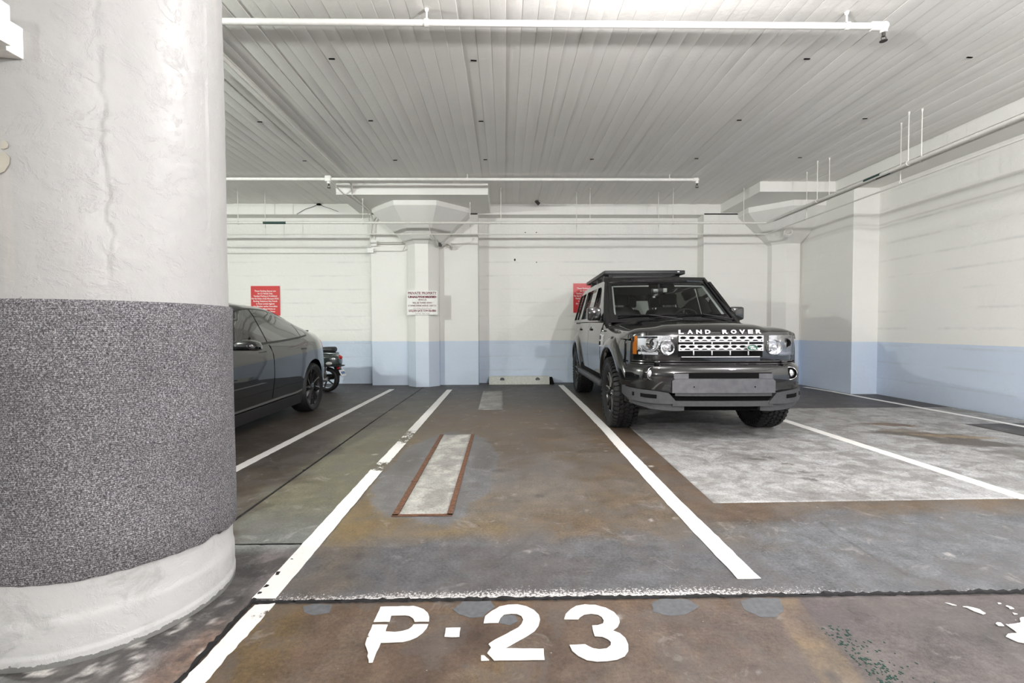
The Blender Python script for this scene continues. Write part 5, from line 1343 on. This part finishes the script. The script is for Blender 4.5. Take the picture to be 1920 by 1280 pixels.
# ------------------------------------------------------------------ black saloon, half hidden behind the column
SAL = empty('car', (-3.45, 3.45, 0), .028); tag(SAL, 'glossy black saloon with sloping roof and dark ten-spoke wheels, half hidden by the column', 'car')
Q = SAL
def st(v, *p): return (v, list(p))
sal = Loft([
 st(-.86, (0, .24), (.25, .24), (.38, .25), (.44, .30), (.46, .38), (.46, .46), (.45, .54), (.42, .58), (.36, .60), (.28, .61), (.20, .615), (.10, .62), (0, .62)),
 st(-.74, (0, .18), (.50, .18), (.70, .20), (.75, .28), (.775, .38), (.775, .48), (.75, .58), (.70, .63), (.60, .66), (.48, .675), (.34, .68), (.18, .685), (0, .69)),
 st(-.45, (0, .17), (.62, .17), (.83, .19), (.875, .30), (.895, .44), (.90, .56), (.885, .67), (.845, .735), (.75, .77), (.60, .785), (.42, .79), (.2, .80), (0, .80)),
 st(0.0, (0, .17), (.66, .17), (.86, .19), (.89, .30), (.91, .44), (.92, .60), (.915, .74), (.885, .81), (.79, .845), (.62, .86), (.42, .865), (.2, .875), (0, .88)),
 st(.50, (0, .17), (.68, .17), (.86, .19), (.885, .30), (.90, .44), (.91, .61), (.905, .77), (.885, .865), (.84, .905), (.70, .93), (.50, .945), (.25, .955), (0, .96)),
 st(.80, (0, .17), (.68, .17), (.86, .19), (.885, .30), (.90, .44), (.91, .61), (.905, .78), (.885, .88), (.85, .925), (.755, 1.01), (.62, 1.06), (.35, 1.09), (0, 1.10)),
 st(1.15, (0, .17), (.68, .17), (.86, .19), (.885, .30), (.90, .44), (.91, .62), (.905, .79), (.885, .895), (.855, .94), (.765, 1.11), (.655, 1.245), (.38, 1.29), (0, 1.305)),
 st(1.65, (0, .17), (.68, .17), (.86, .19), (.885, .30), (.90, .44), (.91, .63), (.91, .80), (.89, .905), (.858, .955), (.755, 1.16), (.625, 1.365), (.38, 1.425), (0, 1.44)),
 st(2.1, (0, .17), (.68, .17), (.86, .19), (.885, .30), (.90, .44), (.912, .64), (.915, .82), (.895, .92), (.86, .975), (.755, 1.17), (.62, 1.36), (.38, 1.42), (0, 1.435)),
 st(2.55, (0, .17), (.68, .17), (.86, .20), (.89, .31), (.908, .46), (.92, .65), (.92, .84), (.90, .94), (.862, 1.0), (.765, 1.15), (.605, 1.29), (.37, 1.345), (0, 1.36)),
 st(2.95, (0, .18), (.68, .18), (.86, .21), (.89, .32), (.908, .47), (.92, .66), (.918, .85), (.895, .955), (.845, 1.02), (.745, 1.12), (.60, 1.19), (.37, 1.225), (0, 1.235)),
 st(3.35, (0, .22), (.66, .22), (.81, .25), (.845, .35), (.86, .48), (.865, .66), (.85, .85), (.815, .96), (.755, 1.035), (.665, 1.085), (.57, 1.11), (.35, 1.12), (0, 1.125)),
 st(3.62, (0, .26), (.62, .26), (.77, .29), (.745, .38), (.76, .50), (.76, .66), (.74, .84), (.71, .95), (.665, 1.035), (.60, 1.075), (.54, 1.09), (.33, 1.10), (0, 1.10)),
 st(3.78, (0, .30), (.55, .30), (.67, .33), (.655, .41), (.67, .52), (.67, .66), (.65, .82), (.615, .92), (.57, 1.0), (.51, 1.03), (.45, 1.04), (.28, 1.045), (0, 1.045)),
 st(3.86, (0, .36), (.42, .36), (.50, .38), (.53, .44), (.54, .54), (.535, .66), (.52, .78), (.49, .85), (.45, .89), (.40, .91), (.33, .92), (.2, .925), (0, .925))], sharp=(2,))
sbody = sal.mesh(90, 4).build('body', MGLOSS, Q, ang=55)
def scut(y, sx):
    m = M_(); m.cyl((sx * .58, y, .345), (sx * 1.2, y, .345), .378, .378, 44); return m
boolean_cut(sbody, [scut(y, sx) for y in (0, 2.875) for sx in (-1, 1)])
for y in (0, 2.875):
    for sx in (-1, 1):
        m = M_(); m.lathe([(sx * .58, .05), (sx * .58, .376), (sx * .86, .376)], 28, Matrix.Translation((0, y, .345)), a0=-.2, a1=math.pi + .2); m.build('wheel_liner', MDARK, Q)
def qx(v, z): return sal.x_at(v, z, 2, 10)
def qs(sx, off):
    def f(v, z):
        e = .012; dz = (qx(v, z + e) - qx(v, z - e)) / (2 * e); n = Vector((1, -dz)).normalized()
        return (sx * (qx(v, z) + off * n.x), v, z + off * n.y)
    return f
topc = [(.80, 1.005), (1.0, 1.145), (1.25, 1.262), (1.5, 1.325), (1.75, 1.345), (2.0, 1.34), (2.25, 1.298), (2.45, 1.238), (2.62, 1.168), (2.74, 1.105), (2.78, 1.075)]
def topz(v): return pchip([p[0] for p in topc], [p[1] for p in topc], v)
def botz(v): return pchip([.70, 1.2, 1.7, 2.2, 2.6, 2.78], [.955, .968, .985, 1.008, 1.036, 1.055], v)
def win(v0, v1, ins=0.0, tip0=False, tip1=False, n=14, slant=0.0):
    vs = np.linspace(v0, v1, n)
    b = [(v, botz(v) + ins) for v in vs]; t = [(v - slant * (topz(v) - botz(v)), topz(v - slant * .3) - ins) for v in vs[::-1]]
    if tip0: t = t[:-1]
    if tip1: b = b[:-1]
    return b + t
for sx in (-1, 1):
    fl_ = sx > 0
    vs = np.linspace(.72, 2.80, 40)
    edge = [(v, botz(v) - .016) for v in vs] + [(v, max(topz(min(v, 2.78)) + .016, botz(v) + .004)) for v in vs[::-1]]
    sheet(edge, [], qs(sx, .002), 'window_surround', MTRIM, Q, .004, .08, flip=fl_)
    sheet(win(.78, 1.66, .0), [], qs(sx, .007), 'front_window', MGLASSB, Q, .004, .07, flip=fl_)
    sheet(win(1.682, 2.56, .0), [], qs(sx, .007), 'rear_window', MGLASSB, Q, .004, .07, flip=fl_)
    sheet(win(2.575, 2.765, .0), [], qs(sx, .007), 'quarter_window', MGLASSB, Q, .004, .07, flip=fl_)
    # doors
    fd = [(.56, .36), (1.66, .36), (1.69, .60), (1.672, botz(1.67) - .03), (1.2, botz(1.2) - .03), (.70, .925), (.60, .86)]
    rd = [(1.675, .36), (2.36, .36), (2.44, .45), (2.50, .60), (2.58, .74), (2.66, .84), (2.70, .96), (2.62, botz(2.6) - .03), (2.2, botz(2.2) - .03), (1.687, botz(1.67) - .03), (1.705, .60)]
    a = sheet(fd, [], qs(sx, .004), 'front_door', MGLOSS, Q, .008, .08, flip=fl_); b = sheet(rd, [], qs(sx, .004), 'rear_door', MGLOSS, Q, .008, .08, flip=fl_)
    for d, v in ((a, 1.50), (b, 2.53)):
        sheet([(v - .11, .868), (v - .02, .868), (v + .05, .862), (v + .06, .89), (v - .11, .884)], [], qs(sx, .0065), 'door_handle', MTRIM, d, .004, None, flip=fl_)
    # sill trim
    sheet([(.42, .185), (2.48, .185), (2.50, .30), (2.3, .312), (.45, .300)], [], qs(sx, .010), 'side_skirt', MTRIM, Q, .012, .2, flip=fl_)
    sheet([(3.50, .86), (3.70, .88), (3.70, .985), (3.56, .965)], [], qs(sx, .004), 'tail_lamp', MRED, Q, .006, .06, flip=fl_)
    sheet([(-.62, .60), (-.40, .66), (-.42, .72), (-.62, .655)], [], qs(sx, .004), 'headlamp', MLENS, Q, .006, .06, flip=fl_)
    m = M_(); P = []
    for x_, z_, hy, hz in ((.89, .955, .04, .02), (.925, .958, .085, .045), (.99, .968, .105, .060), (1.07, .966, .108, .060), (1.115, .958, .095, .050), (1.138, .950, .06, .03), (1.142, .948, .02, .01)):
        P.append([(sx * x_, .93 + math.copysign(abs(math.cos(q)) ** .65, math.cos(q)) * hy, z_ + math.copysign(abs(math.sin(q)) ** .7, math.sin(q)) * hz * (1 if math.sin(q) > 0 else .7)) for q in np.linspace(0, 2 * math.pi, 25)])
    m.grid(P); mi = m.build('door_mirror', MGLOSS, Q, ang=60)
    M_().box((sx * .90, .86, .926), (sx * 1.10, 1.0, .936), .003).build('mirror_trim', MTRIM, mi)
    for nm, y0 in (('front_wheel', 0), ('rear_wheel', 2.875)):
        wheel(Q, sx * .795, y0, .336, .235, .256, 'saloon', sx)
def top_sheet(v0, v1, k0, k1, nm, off=.004):
    m = M_(); P = []
    for v in np.linspace(v0, v1, 18):
        c = sal.curve(v, 6)[k0 * 6:k1 * 6 + 1]; r = [(x, v, z + off) for x, z in c]
        P.append(r + [(-x, v, z + off) for x, z in c[::-1][1:]] if k1 == 12 else r)
    m.grid(P); return m.build(nm, MGLASSB, Q)
top_sheet(.62, 1.28, 10, 12, 'windscreen'); top_sheet(1.42, 2.2, 11, 12, 'glass_roof'); top_sheet(2.3, 3.3, 10, 12, 'back_window')
M_().box((-.52, 3.55, 1.098), (.52, 3.70, 1.118), .008).build('boot_spoiler', MTRIM, Q)

# ------------------------------------------------------------------ scooter behind the saloon
SCO = empty('motor_scooter', (-3.21, 8.32, 0), math.pi - .10); tag(SCO, 'dark green motor scooter with black saddle and red tail lamp by the back wall', 'scooter')
# local: +x forwards, z up; rear axle above the origin
def rr_loft(rows, name, mat, parent, n=24, pw=.7):
    m = M_(); P = []
    for (x, z, hw, hh, sh) in rows:
        P.append([(x, math.copysign(abs(math.cos(a)) ** pw, math.cos(a)) * hw, z + math.copysign(abs(math.sin(a)) ** pw, math.sin(a)) * hh) for a in np.linspace(0, 2 * math.pi, n + 1)])
    m.grid(P); m.bm.faces.new([m.bm.verts.new(p) for p in P[0][:-1]]); m.bm.faces.new([m.bm.verts.new(p) for p in P[-1][:-1]])
    return m.build(name, mat, parent, ang=60)
cowl = rr_loft([(-.27, .56, .05, .05, 0), (-.25, .57, .10, .085, 0), (-.18, .58, .155, .115, 0), (-.05, .58, .195, .125, 0), (.12, .57, .215, .135, 0), (.30, .54, .20, .15, 0), (.42, .50, .16, .15, 0), (.48, .46, .12, .12, 0)], 'rear_cowl', MSCOOT, SCO)
rr_loft([(-.16, .765, .08, .035, 0), (-.14, .768, .115, .05, 0), (-.02, .765, .135, .052, 0), (.15, .755, .14, .05, 0), (.22, .735, .135, .045, 0), (.32, .745, .13, .05, 0), (.48, .735, .11, .045, 0), (.58, .715, .06, .03, 0)], 'saddle', MSEAT, SCO)
rr_loft([(-.20, .69, .07, .03, 0), (0, .70, .10, .03, 0), (.3, .68, .10, .03, 0), (.5, .67, .07, .03, 0)], 'saddle_base', MSCOOT, SCO)
tl = M_().ball((-.245, 0, .625), .065, 16, (.7, 1.0, .62)).build('tail_lamp', MRED, SCO)
M_().lathe([(.02, .074), (-.01, .078), (-.015, .07)], 20, Matrix.Translation((-.22, 0, .625)) @ Matrix.Diagonal((1, 1, .68, 1))).build('lamp_ring', MCHROME, tl)
for s_ in (-1, 1): M_().ball((-.12, s_ * .165, .525), .055, 14, (1.15, .5, .6)).build('turn_signal', MLENS, SCO)
rr_loft([(-.29, .475, .11, .012, 0), (-.2, .478, .17, .016, 0), (0, .48, .205, .016, 0), (.2, .475, .215, .014, 0)], 'bumper_strip', MTRIM, SCO)
M_().box((-.25, -.05, .415), (-.21, .05, .46), .008).build('reflector', MRED, SCO)
pl = empty('plate_holder', (-.30, 0, .345), 0); pl.parent = SCO; pl.rotation_euler = (0, .42, 0)
M_().box((.0, -.095, -.065), (.012, .095, .065), .003).build('frame', MCHROME, pl, smooth=False); M_().box((-.004, -.088, -.055), (.001, .088, .058), .002).build('number_plate', MSTICK, pl, smooth=False)
M_().box((-.0055, -.07, -.02), (-.0035, .07, .028)).build('plate_print', simple('plate_blue', lin((90, 120, 165)), .5), pl, smooth=False)
M_().prism([(-.24, .46), (-.12, .50), (-.20, .30), (-.31, .30)], lambda a, b: (a, -.03, b), lambda a, b: (a, .03, b)).build('mudguard', MTRIM, SCO)
for nm, x in (('rear_wheel', 0), ('front_wheel', 1.28)):
    m = M_(); pr_ = [(a * .055 / .05, .168 + b) for a, b in ((-.04, 0), (-.05, .015), (-.046, .04), (-.025, .055), (0, .059), (.025, .055), (.046, .04), (.05, .015), (.04, 0))]
    m.lathe(pr_, 40, axis='Y'); w_ = m.build(nm, MRUB, SCO, ang=60); w_.location = (x, 0, .227)
    M_().lathe([(-.045, .17), (-.048, .158), (-.030, .150), (.030, .150), (.048, .158), (.045, .17)], 36, axis='Y').build('rim', MCHROME, w_)
    m = M_()
    for k in range(5):
        a = k * 2 * math.pi / 5; m.tube([(.03 * math.cos(a), 0, .03 * math.sin(a)), (.153 * math.cos(a), 0, .153 * math.sin(a))], .014, 6)
    m.cyl((0, -.04, 0), (0, .04, 0), .04, .04, 16); m.build('spokes', MTRIM, w_)
rr_loft([(-.05, .235, .03, .03, 0), (.02, .24, .055, .06, 0), (.12, .25, .075, .085, 0), (.26, .27, .085, .09, 0), (.40, .30, .07, .07, 0)], 'engine', MALU, SCO, pw=1.0).location = (0, .085, 0)
M_().cyl((-.16, -.12, .27), (.22, -.12, .25), .05, .055, 16).build('exhaust', MTRIM, SCO)
M_().tube([(-.02, .10, .46), (-.01, .10, .25)], .028, 10).build('shock_absorber', MCHROME, SCO)
M_().box((.42, -.18, .27), (.98, .18, .33), .02).build('footboard', MTRIM, SCO)
m = M_(); P = []
for z, x, hw in ((.28, .96, .20), (.45, 1.00, .22), (.65, 1.02, .22), (.82, 1.0, .19), (.92, .97, .12)):
    P.append([(x + .10 * (1 - (q * q)), q * hw, z) for q in np.linspace(-1, 1, 13)])
m.grid(P); bmesh.ops.recalc_face_normals(m.bm, faces=m.bm.faces); bmesh.ops.solidify(m.bm, geom=m.bm.faces[:], thickness=.02); m.build('leg_shield', MSCOOT, SCO)
M_().tube([(1.28, .06, .227), (1.15, .05, .5), (1.05, .03, .85), (.98, 0, 1.0)], .022, 8).build('fork', MTRIM, SCO)
rr_loft([(1.08, .33, .05, .06, 0), (1.2, .42, .07, .07, 0), (1.36, .44, .065, .05, 0), (1.46, .38, .04, .03, 0)], 'front_mudguard', MSCOOT, SCO)
hb = M_().tube([(.93, -.34, 1.0), (.97, -.15, .98), (.99, 0, .98), (.97, .15, .98), (.93, .34, 1.0)], .02, 10).build('handlebar', MSCOOT, SCO)
M_().ball((1.05, 0, .95), .09, 16, (.9, 1, .9)).build('headlamp', MLENS, hb)
for s_ in (-1, 1):
    M_().cyl((.94, s_ * .22, .995), (.925, s_ * .36, 1.0), .024, .024, 10).build('grip', MSEAT, hb); M_().tube([(.95, s_ * .18, .99), (.94, s_ * .24, 1.12)], .006, 6).build('mirror_stalk', MTRIM, hb)
    M_().ball((.94, s_ * .25, 1.15), .05, 12, (.25, 1, .7)).build('mirror', MCHROME, hb)
M_().tube([(.5, .02, .28), (.45, .22, .0)], .010, 8).build('kick_stand', MTRIM, SCO)
M_().tube([(.45, -.18, .0), (.5, -.02, .28)], .010, 8).build('kick_stand', MTRIM, SCO)
bpy.context.view_layer.update()
